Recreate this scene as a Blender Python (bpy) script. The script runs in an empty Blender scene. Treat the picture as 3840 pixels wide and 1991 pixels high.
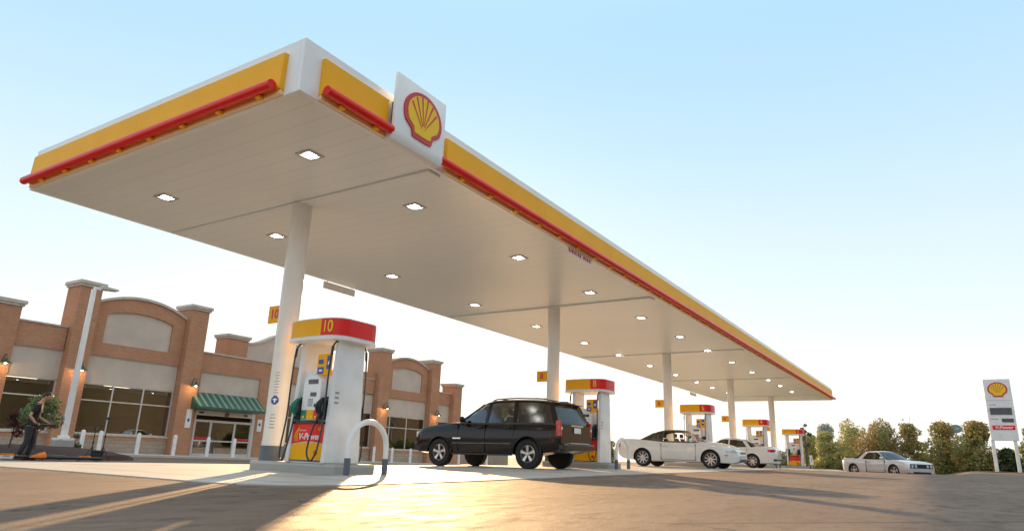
import bpy, bmesh, math, random
import numpy as np
from mathutils import Vector, Matrix
C = bpy.context.scene.collection
PI = math.pi
R = math.radians
random.seed(7)

# ------------------------------------------------------------------ camera
cam_d = bpy.data.cameras.new('camera'); cam = bpy.data.objects.new('camera', cam_d); C.objects.link(cam)
cam_d.sensor_width = 36; cam_d.lens = 23.789; cam_d.clip_start = 0.05; cam_d.clip_end = 3000
_r = Vector((0.53236944, -0.84585156, 0.0334354)); _u = Vector((-0.24764379, -0.11785118, 0.96165672))
_f = Vector((0.80947844, 0.52023672, 0.27221025))
cam.matrix_world = Matrix(((_r.x, _u.x, -_f.x, 0), (_r.y, _u.y, -_f.y, 0), (_r.z, _u.z, -_f.z, 0), (0, 0, 0, 1)))
bpy.context.scene.camera = cam

# ------------------------------------------------------------------ sky, sun, exposure
SUN_AZ, SUN_EL = 41.5, 13.2
world = bpy.data.worlds.new('World'); bpy.context.scene.world = world; world.use_nodes = True
wn = world.node_tree; wn.nodes.clear()
sky = wn.nodes.new('ShaderNodeTexSky'); sky.sky_type = 'NISHITA'; sky.sun_disc = False
sky.sun_elevation = R(SUN_EL); sky.sun_rotation = R(90 - SUN_AZ)
sky.altitude = 0; sky.air_density = 1.0; sky.dust_density = 0.6; sky.ozone_density = 1.0
bg = wn.nodes.new('ShaderNodeBackground'); wo = wn.nodes.new('ShaderNodeOutputWorld')
bg.inputs['Strength'].default_value = 0.11
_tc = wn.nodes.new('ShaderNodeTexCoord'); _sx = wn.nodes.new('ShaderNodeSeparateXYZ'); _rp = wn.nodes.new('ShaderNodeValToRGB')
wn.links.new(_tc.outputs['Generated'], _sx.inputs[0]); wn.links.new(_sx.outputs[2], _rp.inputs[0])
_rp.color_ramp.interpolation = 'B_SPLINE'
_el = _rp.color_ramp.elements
# pale evening sky: white at the horizon, light blue higher up; horizon and unseen zenith overbright as added fill (values scaled below)
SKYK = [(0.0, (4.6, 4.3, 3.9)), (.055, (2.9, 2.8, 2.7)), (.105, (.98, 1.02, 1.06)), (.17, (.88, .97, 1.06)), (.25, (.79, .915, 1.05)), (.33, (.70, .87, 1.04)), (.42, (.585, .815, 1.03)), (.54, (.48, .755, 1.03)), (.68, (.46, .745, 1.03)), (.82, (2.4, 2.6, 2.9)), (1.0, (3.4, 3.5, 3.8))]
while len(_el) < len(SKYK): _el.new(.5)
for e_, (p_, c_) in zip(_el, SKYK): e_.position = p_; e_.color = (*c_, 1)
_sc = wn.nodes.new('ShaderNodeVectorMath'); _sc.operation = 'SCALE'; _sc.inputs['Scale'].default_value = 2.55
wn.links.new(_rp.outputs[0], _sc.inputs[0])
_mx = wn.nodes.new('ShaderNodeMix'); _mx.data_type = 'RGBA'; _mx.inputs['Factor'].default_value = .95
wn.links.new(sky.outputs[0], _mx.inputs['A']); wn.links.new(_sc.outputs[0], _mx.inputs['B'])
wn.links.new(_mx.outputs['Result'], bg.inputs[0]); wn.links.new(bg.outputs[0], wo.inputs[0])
sd = bpy.data.lights.new('sun', 'SUN'); sun = bpy.data.objects.new('sun', sd); C.objects.link(sun)
sd.energy = 2.55; sd.angle = R(0.6); sd.color = (1.0, 0.62, 0.29)
sdir = Vector((math.cos(R(SUN_EL)) * math.cos(R(SUN_AZ)), math.cos(R(SUN_EL)) * math.sin(R(SUN_AZ)), math.sin(R(SUN_EL))))
sun.rotation_euler = sdir.to_track_quat('Z', 'Y').to_euler()
vs = bpy.context.scene.view_settings
vs.view_transform = 'Standard'; vs.look = 'None'; vs.gamma = 1; vs.use_curve_mapping = False
vs.exposure = 1.86

# ------------------------------------------------------------------ materials
def mat(name, col, rough=0.5, metal=0.0, var=0.0, vscale=3.0, col2=None, bump=0.0, bscale=40.0, spec=0.5, coat=0.0, emit=None, estr=0.0, rvar=0.0):
    m = bpy.data.materials.new(name); m.use_nodes = True
    nt = m.node_tree; b = nt.nodes['Principled BSDF']
    b.inputs['Base Color'].default_value = (*col, 1); b.inputs['Roughness'].default_value = rough
    b.inputs['Metallic'].default_value = metal; b.inputs['Specular IOR Level'].default_value = spec
    b.inputs['Coat Weight'].default_value = coat; b.inputs['Coat Roughness'].default_value = 0.04
    if emit: b.inputs['Emission Color'].default_value = (*emit, 1); b.inputs['Emission Strength'].default_value = estr
    tc = None
    if var or bump or rvar:
        tc = nt.nodes.new('ShaderNodeTexCoord')
    if var or rvar:
        n = nt.nodes.new('ShaderNodeTexNoise'); n.inputs['Scale'].default_value = vscale; n.inputs['Detail'].default_value = 6
        nt.links.new(tc.outputs['Object'], n.inputs['Vector'])
        if var:
            r = nt.nodes.new('ShaderNodeMix'); r.data_type = 'RGBA'
            c2 = col2 or tuple(max(0, c * (1 - var)) for c in col)
            r.inputs['A'].default_value = (*c2, 1); r.inputs['B'].default_value = (*tuple(min(1, c * (1 + (0 if col2 else var * .5))) for c in col), 1)
            mr = nt.nodes.new('ShaderNodeMapRange'); mr.inputs[1].default_value = .35; mr.inputs[2].default_value = .65
            nt.links.new(n.outputs['Fac'], mr.inputs[0]); nt.links.new(mr.outputs[0], r.inputs['Factor'])
            nt.links.new(r.outputs['Result'], b.inputs['Base Color'])
        if rvar:
            mr = nt.nodes.new('ShaderNodeMapRange'); mr.inputs[1].default_value = .3; mr.inputs[2].default_value = .7
            mr.inputs[3].default_value = rough - rvar; mr.inputs[4].default_value = rough + rvar
            nt.links.new(n.outputs['Fac'], mr.inputs[0]); nt.links.new(mr.outputs[0], b.inputs['Roughness'])
    if bump:
        n2 = nt.nodes.new('ShaderNodeTexNoise'); n2.inputs['Scale'].default_value = bscale; n2.inputs['Detail'].default_value = 5
        nt.links.new(tc.outputs['Object'], n2.inputs['Vector'])
        bp = nt.nodes.new('ShaderNodeBump'); bp.inputs['Strength'].default_value = bump; bp.inputs['Distance'].default_value = .02
        nt.links.new(n2.outputs['Fac'], bp.inputs['Height']); nt.links.new(bp.outputs[0], b.inputs['Normal'])
    return m

def N(nt, t, **kw):
    n = nt.nodes.new(t)
    for k, v in kw.items(): setattr(n, k, v)
    return n

def mixrgb(nt, fac, a, b_, blend='MIX'):
    r = N(nt, 'ShaderNodeMix', data_type='RGBA', blend_type=blend)
    for s, v in (('Factor', fac), ('A', a), ('B', b_)):
        if isinstance(v, bpy.types.NodeSocket): nt.links.new(v, r.inputs[s])
        elif s == 'Factor': r.inputs[s].default_value = v
        else: r.inputs[s].default_value = (*v, 1)
    return r.outputs['Result']

def mrange(nt, v, a, b_, c=0., d=1.):
    r = N(nt, 'ShaderNodeMapRange')
    for i, x in enumerate((a, b_, c, d)): r.inputs[i + 1].default_value = x
    nt.links.new(v, r.inputs[0]); return r.outputs[0]

def noise(nt, vec, scale, detail=5, rough=.55):
    n = N(nt, 'ShaderNodeTexNoise'); n.inputs['Scale'].default_value = scale; n.inputs['Detail'].default_value = detail
    n.inputs['Roughness'].default_value = rough; nt.links.new(vec, n.inputs['Vector']); return n.outputs['Fac']

def mapping(nt, vec, scale=(1, 1, 1), rot=(0, 0, 0)):
    m = N(nt, 'ShaderNodeMapping'); m.inputs['Scale'].default_value = scale; m.inputs['Rotation'].default_value = rot
    nt.links.new(vec, m.inputs['Vector']); return m.outputs[0]

def asphalt_mat():
    m = bpy.data.materials.new('asphalt'); m.use_nodes = True; nt = m.node_tree; b = nt.nodes['Principled BSDF']
    tc = N(nt, 'ShaderNodeTexCoord').outputs['Object']
    big = noise(nt, mapping(nt, tc, (.35, .9, 1), (0, 0, R(-20))), .8, 6)
    mid = noise(nt, mapping(nt, tc, (1, 2.2, 1), (0, 0, R(-35))), 2.2, 7, .62)
    fine = noise(nt, tc, 55, 3, .7)
    c = mixrgb(nt, mrange(nt, big, .35, .65), (.135, .096, .070), (.195, .142, .104))
    c = mixrgb(nt, mrange(nt, mid, .52, .68), c, (.110, .078, .058))
    c = mixrgb(nt, mrange(nt, fine, .62, .72, 0, .55), c, (.34, .29, .25))
    c = mixrgb(nt, mrange(nt, fine, .40, .28, 0, .5), c, (.06, .05, .045))
    wv = N(nt, 'ShaderNodeTexVoronoi', feature='DISTANCE_TO_EDGE'); wv.inputs['Scale'].default_value = .16
    dn = noise(nt, tc, 1.3, 5); vm = N(nt, 'ShaderNodeVectorMath', operation='MULTIPLY_ADD'); cbx = N(nt, 'ShaderNodeCombineXYZ')
    for i in (0, 1): nt.links.new(dn, cbx.inputs[i])
    nt.links.new(cbx.outputs[0], vm.inputs[0]); vm.inputs[1].default_value = (1.6, -1.3, 0); nt.links.new(tc, vm.inputs[2]); nt.links.new(vm.outputs[0], wv.inputs['Vector'])
    c = mixrgb(nt, mrange(nt, wv.outputs['Distance'], .0015, .004, .7, 0), c, (.035, .03, .027))
    v2 = N(nt, 'ShaderNodeTexVoronoi'); v2.inputs['Scale'].default_value = .8; nt.links.new(mapping(nt, tc, (1, .7, 1)), v2.inputs['Vector'])
    c = mixrgb(nt, mrange(nt, v2.outputs['Distance'], .05, .13, .6, 0), c, (.06, .045, .036))
    nt.links.new(c, b.inputs['Base Color'])
    nt.links.new(mrange(nt, mid, .3, .7, .60, .84), b.inputs['Roughness'])
    b.inputs['Specular IOR Level'].default_value = .24
    h = N(nt, 'ShaderNodeMath', operation='ADD')
    a2 = N(nt, 'ShaderNodeMath', operation='MULTIPLY'); a2.inputs[1].default_value = 3.0
    nt.links.new(mid, a2.inputs[0]); nt.links.new(a2.outputs[0], h.inputs[0]); nt.links.new(fine, h.inputs[1])
    bp = N(nt, 'ShaderNodeBump'); bp.inputs['Strength'].default_value = .45; bp.inputs['Distance'].default_value = .012
    nt.links.new(h.outputs[0], bp.inputs['Height']); nt.links.new(bp.outputs[0], b.inputs['Normal'])
    return m

def concrete_mat(name='concrete', base=(.55, .53, .485), joints=True):
    m = bpy.data.materials.new(name); m.use_nodes = True; nt = m.node_tree; b = nt.nodes['Principled BSDF']
    tc = N(nt, 'ShaderNodeTexCoord').outputs['Object']
    n1 = noise(nt, tc, .7, 6); n2 = noise(nt, tc, 30, 3)
    c = mixrgb(nt, mrange(nt, n1, .3, .7), tuple(x * .82 for x in base), base)
    c = mixrgb(nt, mrange(nt, n2, .3, .7, 0, .35), c, tuple(x * .8 for x in base))
    if joints:
        sx = N(nt, 'ShaderNodeSeparateXYZ'); nt.links.new(tc, sx.inputs[0])
        for o, per in ((0, 3.7), (1, 3.66)):
            md = N(nt, 'ShaderNodeMath', operation='PINGPONG'); md.inputs[1].default_value = per / 2
            nt.links.new(sx.outputs[o], md.inputs[0])
            c = mixrgb(nt, mrange(nt, md.outputs[0], .012, .02, .75, 0), c, (.10, .09, .08))
        st = noise(nt, mapping(nt, tc, (.5, 1.6, 1)), .9, 7)
        c = mixrgb(nt, mrange(nt, st, .58, .75, 0, .4), c, (.24, .215, .18))
        tm = noise(nt, mapping(nt, tc, (2.6, .10, 1)), 1.0, 4)
        c = mixrgb(nt, mrange(nt, tm, .56, .68, 0, .35), c, (.16, .145, .125))
        vo = N(nt, 'ShaderNodeTexVoronoi'); vo.inputs['Scale'].default_value = .55; nt.links.new(tc, vo.inputs['Vector'])
        c = mixrgb(nt, mrange(nt, vo.outputs['Distance'], .10, .22, .55, 0), c, (.09, .08, .07))
    nt.links.new(c, b.inputs['Base Color']); b.inputs['Roughness'].default_value = .62
    bp = N(nt, 'ShaderNodeBump'); bp.inputs['Strength'].default_value = .2; bp.inputs['Distance'].default_value = .006
    nt.links.new(n2, bp.inputs['Height']); nt.links.new(bp.outputs[0], b.inputs['Normal'])
    return m

def brick_mat(name, c1, c2, mortar, bw, bh, ms=.012):
    m = bpy.data.materials.new(name); m.use_nodes = True; nt = m.node_tree; b = nt.nodes['Principled BSDF']
    tc = N(nt, 'ShaderNodeTexCoord').outputs['Object']
    sx = N(nt, 'ShaderNodeSeparateXYZ'); nt.links.new(tc, sx.inputs[0])
    ad = N(nt, 'ShaderNodeMath', operation='ADD'); nt.links.new(sx.outputs[0], ad.inputs[0]); nt.links.new(sx.outputs[1], ad.inputs[1])
    cb = N(nt, 'ShaderNodeCombineXYZ'); nt.links.new(ad.outputs[0], cb.inputs[0]); nt.links.new(sx.outputs[2], cb.inputs[1])
    bt = N(nt, 'ShaderNodeTexBrick'); nt.links.new(cb.outputs[0], bt.inputs['Vector'])
    bt.inputs['Color1'].default_value = (*c1, 1); bt.inputs['Color2'].default_value = (*c2, 1); bt.inputs['Mortar'].default_value = (*mortar, 1)
    bt.inputs['Scale'].default_value = 1; bt.inputs['Mortar Size'].default_value = ms; bt.inputs['Brick Width'].default_value = bw; bt.inputs['Row Height'].default_value = bh
    n1 = noise(nt, tc, .9, 5)
    c = mixrgb(nt, mrange(nt, n1, .3, .7, 0, .35), bt.outputs['Color'], tuple(x * .7 for x in c1))
    nt.links.new(c, b.inputs['Base Color']); b.inputs['Roughness'].default_value = .85
    bp = N(nt, 'ShaderNodeBump'); bp.inputs['Strength'].default_value = .4; bp.inputs['Distance'].default_value = .01; bp.invert = True
    nt.links.new(bt.outputs['Fac'], bp.inputs['Height']); nt.links.new(bp.outputs[0], b.inputs['Normal'])
    return m

def glass_mat(name, tint=(.8, .85, .85), refl=.12, through=1.0, rough=0.0):
    m = bpy.data.materials.new(name); m.use_nodes = True; nt = m.node_tree; nt.nodes.clear()
    o = N(nt, 'ShaderNodeOutputMaterial'); t = N(nt, 'ShaderNodeBsdfTransparent'); g = N(nt, 'ShaderNodeBsdfGlossy')
    t.inputs[0].default_value = (*[x * through for x in tint], 1); g.inputs['Roughness'].default_value = rough
    fr = N(nt, 'ShaderNodeFresnel'); fr.inputs['IOR'].default_value = 1.5
    a = N(nt, 'ShaderNodeMath', operation='ADD'); a.inputs[1].default_value = refl; a.use_clamp = True
    mx = N(nt, 'ShaderNodeMixShader'); nt.links.new(fr.outputs[0], a.inputs[0]); nt.links.new(a.outputs[0], mx.inputs[0])
    nt.links.new(t.outputs[0], mx.inputs[1]); nt.links.new(g.outputs[0], mx.inputs[2]); nt.links.new(mx.outputs[0], o.inputs[0])
    return m

def soffit_mat():
    m = bpy.data.materials.new('soffit_deck'); m.use_nodes = True; nt = m.node_tree; b = nt.nodes['Principled BSDF']
    tc = N(nt, 'ShaderNodeTexCoord').outputs['Object']
    sx = N(nt, 'ShaderNodeSeparateXYZ'); nt.links.new(tc, sx.inputs[0])
    pp = N(nt, 'ShaderNodeMath', operation='PINGPONG'); pp.inputs[1].default_value = .2; nt.links.new(sx.outputs[0], pp.inputs[0])
    line = mrange(nt, pp.outputs[0], .008, .016, 1, 0)
    n1 = noise(nt, mapping(nt, tc, (.6, .25, 1)), .8, 4)
    c = mixrgb(nt, mrange(nt, n1, .3, .7), (.80, .825, .795), (.85, .87, .85))
    c = mixrgb(nt, line, c, (.76, .775, .745))
    nt.links.new(c, b.inputs['Base Color'])
    b.inputs['Roughness'].default_value = .30
    n2 = noise(nt, mapping(nt, tc, (2.5, .35, 1)), 1.0, 2)
    ad = N(nt, 'ShaderNodeMath', operation='MULTIPLY_ADD'); ad.inputs[1].default_value = -.25
    nt.links.new(line, ad.inputs[0]); nt.links.new(n2, ad.inputs[2])
    bp = N(nt, 'ShaderNodeBump'); bp.inputs['Strength'].default_value = .15; bp.inputs['Distance'].default_value = .04
    nt.links.new(ad.outputs[0], bp.inputs['Height']); nt.links.new(bp.outputs[0], b.inputs['Normal'])
    return m

def leaf_mat(name, a, b2, c3, scale=.9, trans=.22):
    m = bpy.data.materials.new(name); m.use_nodes = True; nt = m.node_tree; b = nt.nodes['Principled BSDF']
    tc = N(nt, 'ShaderNodeTexCoord').outputs['Object']
    n1 = noise(nt, tc, scale, 3); n2 = noise(nt, tc, scale * 5, 2)
    c = mixrgb(nt, mrange(nt, n1, .42, .6), a, b2)
    c = mixrgb(nt, mrange(nt, n2, .5, .68), c, c3)
    nt.links.new(c, b.inputs['Base Color']); b.inputs['Roughness'].default_value = .6
    t = N(nt, 'ShaderNodeBsdfTranslucent'); nt.links.new(c, t.inputs[0])
    mx = N(nt, 'ShaderNodeMixShader'); mx.inputs[0].default_value = trans
    o = nt.nodes['Material Output']
    nt.links.new(b.outputs[0], mx.inputs[1]); nt.links.new(t.outputs[0], mx.inputs[2]); nt.links.new(mx.outputs[0], o.inputs[0])
    return m

M = dict(
    asphalt=asphalt_mat(), concrete=concrete_mat(), kerb=concrete_mat('kerb_concrete', (.42, .40, .37), False),
    walk=concrete_mat('walk_concrete', (.55, .53, .49), False),
    brick=brick_mat('red_brick', (.44, .175, .080), (.55, .245, .115), (.50, .34, .23), .21, .075),
    block=brick_mat('tan_block', (.40, .31, .23), (.46, .36, .28), (.28, .23, .18), .42, .21),
    eifs=mat('beige_render', (.58, .49, .41), .85, var=.08, vscale=1.2, bump=.15, bscale=60),
    coping=mat('stone_coping', (.56, .51, .44), .8, var=.15, vscale=4),
    frame=mat('aluminium_frame', (.62, .60, .57), .4, .3, var=.05),
    white=mat('white_paint', (.84, .83, .81), .35, var=.09, vscale=2.5, coat=.2, rvar=.1),
    fascia=mat('white_fascia', (.90, .895, .88), .35, var=.04, vscale=2),
    col=mat('column_paint', (.80, .77, .71), .28, var=.05, vscale=2, coat=.3),
    yellow=mat('yellow_panel', (1.0, .49, .03), .5, var=.05, vscale=1.5, spec=.12),
    yellow2=mat('yellow_decal', (.96, .45, .005), .4, spec=.2, var=.05, vscale=3),
    logo_y=mat('logo_yellow', (1.0, .63, .04), .45, var=.04, spec=.15),
    lip=mat('bounce_pale_lip', (.98, .68, .36), .4, var=.05),  # paler than the band: bounce from sunlit ground put into the colour
    red=mat('red_panel', (.86, .012, .006), .32, var=.08, vscale=2, spec=.4),
    lred=mat('logo_red', (.62, .03, .03), .35, var=.05),
    grey=mat('dark_grey_band', (.11, .13, .16), .5, var=.15),
    black=mat('black_plastic', (.02, .02, .022), .4, var=.2),
    rubber=mat('tyre_rubber', (.018, .017, .016), .75, var=.3, vscale=12),
    rim=mat('alloy_rim', (.62, .60, .58), .28, .75, var=.1, vscale=8),
    soffit=soffit_mat(),
    glass=glass_mat('window_glass', (.75, .75, .72), .15),
    carglass=glass_mat('car_glass', (.72, .76, .72), .01),
    tint=glass_mat('tinted_glass', (.12, .13, .09), .03, rough=.10),
    suv=mat('black_car_paint', (.010, .005, .004), .18, 0, var=.2, vscale=2, spec=.3, coat=.4),
    wcar=mat('white_car_paint', (.80, .775, .72), .25, 0, var=.05, vscale=2, coat=1.0),
    scar=mat('silver_car_paint', (.66, .66, .67), .26, .3, var=.06, vscale=2, coat=1.0),
    chrome=mat('chrome', (.75, .73, .70), .12, 1.0, var=.04),
    lens=mat('clear_lens', (.75, .78, .80), .08, .2, var=.2, vscale=20, coat=1),
    tail=mat('tail_lamp_red', (.62, .015, .01), .15, var=.35, vscale=14, coat=1),
    seat=mat('dark_seat', (.06, .05, .045), .7, var=.2),
    tan=mat('tan_interior', (.30, .17, .09), .7, var=.2),
    olive=mat('olive_soft_top', (.085, .08, .05), .8, var=.2),
    green=mat('green_metal', (.02, .10, .065), .35, var=.12, vscale=2, coat=.2),
    gseam=mat('pale_green_seam', (.17, .30, .24), .35, var=.12, vscale=3),
    interior=mat('shop_interior', (.085, .068, .05), .8, var=.05, vscale=.6),
    shelf=mat('shop_shelves', (.34, .24, .13), .7, var=.7, vscale=14),
    lit=mat('lit_lamp', (1, 1, 1), .3, emit=(1, .97, .90), estr=9),
    lit2=mat('shop_lamp', (1, 1, 1), .3, emit=(1, .85, .6), estr=1.6),
    litw=mat('warm_lamp', (1, 1, 1), .3, emit=(1, .72, .4), estr=6),
    display=mat('price_display', (.09, .085, .085), .3, var=.3, vscale=9),
    digits=mat('display_digits', (.26, .24, .24), .4, var=.2),
    mulch=mat('bark_mulch', (.048, .022, .013), .9, var=.5, vscale=18, bump=.8, bscale=25),
    grass=mat('grass', (.09, .13, .03), .9, var=.5, vscale=1.2, col2=(.12, .07, .035), bump=.6, bscale=30),
    bark=mat('bark', (.12, .085, .06), .9, var=.3, vscale=10),
    skin=mat('skin', (.50, .27, .18), .55, var=.1, vscale=10),
    hair=mat('dark_hair', (.025, .017, .012), .7, var=.3),
    tshirt=mat('black_cloth', (.022, .020, .022), .85, var=.3, vscale=8),
    jeans=mat('dark_trousers', (.035, .04, .045), .85, var=.3, vscale=8),
    orange=mat('orange_cloth', (.80, .22, .02), .6, var=.2, vscale=6),
    blue=mat('blue_decal', (.03, .08, .35), .4, var=.1),
    gdecal=mat('green_plastic', (.01, .22, .13), .35, var=.15),
    text=mat('grey_print', (.35, .36, .40), .6, var=.1),
    oval=mat('teal_oval_sign', (.20, .30, .32), .5, var=.2),
    hose=mat('hose_rubber', (.025, .025, .026), .35, var=.2),
    steel=mat('galvanised_steel', (.50, .50, .49), .4, .5, var=.1),
    leaf_g=leaf_mat('green_leaves', (.24, .27, .10), (.33, .34, .12), (.15, .18, .07)),
    leaf_y=leaf_mat('yellow_green_leaves', (.44, .45, .17), (.56, .49, .20), (.30, .33, .14)),
    leaf_o=leaf_mat('orange_green_leaves', (.38, .25, .10), (.31, .32, .12), (.25, .24, .10), .55),
    leaf_m=leaf_mat('mixed_autumn_leaves', (.33, .32, .11), (.46, .31, .10), (.22, .25, .09), .7),
    leaf_d=leaf_mat('dark_green_leaves', (.06, .09, .03), (.10, .12, .035), (.035, .055, .02)),
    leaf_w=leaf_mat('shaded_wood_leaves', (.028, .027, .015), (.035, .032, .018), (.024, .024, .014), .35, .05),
    leaf_p=leaf_mat('haze_tinted_leaves', (.42, .45, .38), (.50, .50, .42), (.34, .38, .32)),  # distance haze mixed into the leaf colour
    leaf_s=leaf_mat('shrub_leaves', (.06, .13, .035), (.13, .22, .08), (.30, .34, .22), 3.0, .2),
    leaf_r=leaf_mat('dark_red_leaves', (.10, .02, .02), (.14, .05, .03), (.05, .02, .02), 3.0, .2),
)

# ------------------------------------------------------------------ mesh helpers
class MB:
    def __init__(s): s.bm = bmesh.new()
    def face(s, pts):
        try: return s.bm.faces.new([s.bm.verts.new(p) for p in pts])
        except ValueError: return None
    def box(s, lo, hi, rot=None, pivot=(0, 0, 0)):
        v = []
        for x in (lo[0], hi[0]):
            for y in (lo[1], hi[1]):
                for z in (lo[2], hi[2]):
                    p = Vector((x, y, z))
                    if rot is not None: p = rot @ (p - Vector(pivot)) + Vector(pivot)
                    v.append(s.bm.verts.new(p))
        for f in ((0, 1, 3, 2), (4, 6, 7, 5), (0, 4, 5, 1), (2, 3, 7, 6), (0, 2, 6, 4), (1, 5, 7, 3)):
            s.bm.faces.new([v[i] for i in f])
        return s
    def loft(s, rings, cap=True, closed=True):
        vr = [[s.bm.verts.new(p) for p in r] for r in rings]; n = len(rings[0])
        for a, b in zip(vr, vr[1:]):
            for i in range(n if closed else n - 1):
                j = (i + 1) % n
                try: s.bm.faces.new((a[i], a[j], b[j], b[i]))
                except ValueError: pass
        if cap:
            for r in (vr[0][::-1], vr[-1]):
                try: s.bm.faces.new(r)
                except ValueError: pass
        return s
    def tube(s, path, rad, n=10, cap=True):
        path = [Vector(p) for p in path]; rings = []
        up = Vector((0, 0, 1)); prev = None
        for i, p in enumerate(path):
            d = (path[min(i + 1, len(path) - 1)] - path[max(i - 1, 0)]).normalized()
            if prev is None:
                a = d.cross(up)
                if a.length < .05: a = d.cross(Vector((1, 0, 0)))
                a.normalize()
            else:
                a = prev - d * prev.dot(d); a.normalize()
            prev = a; b = d.cross(a)
            r = rad[i] if isinstance(rad, (list, tuple)) else rad
            rings.append([p + (a * math.cos(2 * PI * k / n) + b * math.sin(2 * PI * k / n)) * r for k in range(n)])
        return s.loft(rings, cap)
    def prism(s, poly, vec, flip=False):
        vec = Vector(vec); a = [Vector(p) for p in poly]; b = [p + vec for p in a]
        return s.loft([a, b])
    def lathe(s, prof, n=20, org=(0, 0, 0), axis='z'):
        rings = []
        for r, z in prof:
            ring = []
            for k in range(n):
                c, q = math.cos(2 * PI * k / n) * r, math.sin(2 * PI * k / n) * r
                p = (c, q, z) if axis == 'z' else ((c, z, q) if axis == 'y' else (z, c, q))
                ring.append(Vector(p) + Vector(org))
            rings.append(ring)
        return s.loft(rings)
    def ball(s, c, r, sub=2):
        bmesh.ops.create_icosphere(s.bm, subdivisions=sub, radius=1, matrix=Matrix.Translation(c) @ Matrix.Diagonal((*(r if isinstance(r, tuple) else (r, r, r)), 1)))
        return s
    def build(s, name, material, parent=None, smooth=False, bevel=0, angle=35, weld=False):
        bm = s.bm
        if weld: bmesh.ops.remove_doubles(bm, verts=bm.verts, dist=1e-4)
        bmesh.ops.recalc_face_normals(bm, faces=bm.faces)
        if smooth:
            for f in bm.faces: f.smooth = True
            for e in bm.edges:
                if len(e.link_faces) == 2 and e.calc_face_angle(0) > R(angle): e.smooth = False
        me = bpy.data.meshes.new(name); bm.to_mesh(me); bm.free()
        for mm in (material if isinstance(material, list) else [material]): me.materials.append(M[mm] if isinstance(mm, str) else mm)
        o = bpy.data.objects.new(name, me); C.objects.link(o)
        if parent is not None: o.parent = parent
        if bevel:
            b = o.modifiers.new('bevel', 'BEVEL'); b.width = bevel; b.segments = 2; b.limit_method = 'ANGLE'; b.angle_limit = R(40)
        return o

def tag(o, label=None, cat=None, group=None, kind=None):
    if label: o['label'] = label
    if cat: o['category'] = cat
    if group: o['group'] = group
    if kind: o['kind'] = kind
    return o
def thing(name, label, cat, loc=(0, 0, 0), rz=0, group=None):
    o = bpy.data.objects.new(name, None); C.objects.link(o); o.location = loc; o.rotation_euler = (0, 0, rz)
    o.empty_display_size = .2
    return tag(o, label, cat, group)
def kids(o): return [c for c in bpy.data.objects if c.parent == o]
def dup(root, loc=None, rz=None, label=None):
    r = root.copy(); C.objects.link(r)
    if loc is not None: r.location = loc
    if rz is not None: r.rotation_euler = (0, 0, rz)
    if label: r['label'] = label
    for ch in kids(root):
        c = ch.copy(); C.objects.link(c); c.parent = r
        for g in kids(ch):
            d = g.copy(); C.objects.link(d); d.parent = c
    return r
def text(name, s, size, material, parent, loc, rot, ext=.004, bold=0.0, bend=None, align='CENTER', sx=1.0, shear=0):
    cu = bpy.data.curves.new(name, 'FONT'); cu.body = s; cu.size = size; cu.extrude = ext; cu.offset = bold; cu.shear = shear
    cu.align_x = align; cu.align_y = 'CENTER'
    t = bpy.data.objects.new('tmp', cu); C.objects.link(t)
    bpy.context.view_layer.update()
    me = bpy.data.meshes.new_from_object(t.evaluated_get(bpy.context.evaluated_depsgraph_get()))
    bpy.data.objects.remove(t); bpy.data.curves.remove(cu)
    mtx = Matrix.Translation(loc) @ rot.to_matrix().to_4x4() @ Matrix.Diagonal((sx, 1, 1, 1))
    for v in me.vertices:
        v.co = mtx @ v.co
        if bend: v.co = bend(v.co)
    me.materials.clear(); me.materials.append(M[material]); me.name = name
    o = bpy.data.objects.new(name, me); C.objects.link(o); o.parent = parent
    return o
from mathutils import Euler
FACE_MX = Euler((R(90), 0, R(-90)))   # text readable when looking along +X (front faces -X)
FACE_MY = Euler((R(90), 0, 0))        # text readable when looking along +Y

def interp(x, ks): return float(np.interp(x, [k[0] for k in ks], [k[1] for k in ks]))
def sm(t): t = min(1, max(0, t)); return t * t * (3 - 2 * t)

# ------------------------------------------------------------------ ground
PK = [(-40, -.6), (0, -.47), (6, -.42), (9, -.39), (14, -.315), (20, -.25), (28, -.165), (35, -.125), (45, -.10), (60, -.10), (200, -.1)]
DK = [(-40, -.6), (0, -.47), (9, -.39), (14, -.315), (20, -.25), (28, -.16), (32, -.105), (35, -.115), (38, -.30), (41, -.38), (50, -.43), (70, -.30), (200, -.3)]
QK = [(-40, -.6), (0, -.47), (9, -.39), (20, -.25), (30, -.12), (40, .0), (50, .115), (60, .10), (200, .1)]
def gz(x, y):
    p, d, q = interp(x, PK), interp(x, DK), interp(x, QK)
    if y >= 8: z = p
    elif y >= 6: z = d + (p - d) * sm((y - 6) / 2)
    elif y >= 1.8: z = d
    elif y >= -1: z = d + (q - d) * sm((1.8 - y) / 2.8)
    else: z = q
    if y > 10.5:
        zs = -.60 - .0085 * (x - 18)
        zs = max(min(zs, -.5), -.95)
        z = z + (zs - z) * (.85 * sm((y - 10.5) / 11) + .15 * sm((y - 20) / 14))
    return z
def sheet(name, xs, ys, off, material, inside=None, label=None):
    vs_, fs = [], []
    for y in ys:
        for x in xs: vs_.append((x, y, gz(x, y) + off))
    n = len(xs)
    for j in range(len(ys) - 1):
        for i in range(n - 1):
            if inside and not inside((xs[i] + xs[i + 1]) / 2, (ys[j] + ys[j + 1]) / 2): continue
            fs.append((j * n + i, j * n + i + 1, (j + 1) * n + i + 1, (j + 1) * n + i))
    me = bpy.data.meshes.new(name); me.from_pydata(vs_, [], fs); me.materials.append(M[material])
    for p in me.polygons: p.use_smooth = True
    o = bpy.data.objects.new(name, me); C.objects.link(o); o['kind'] = 'structure'
    return o
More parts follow.
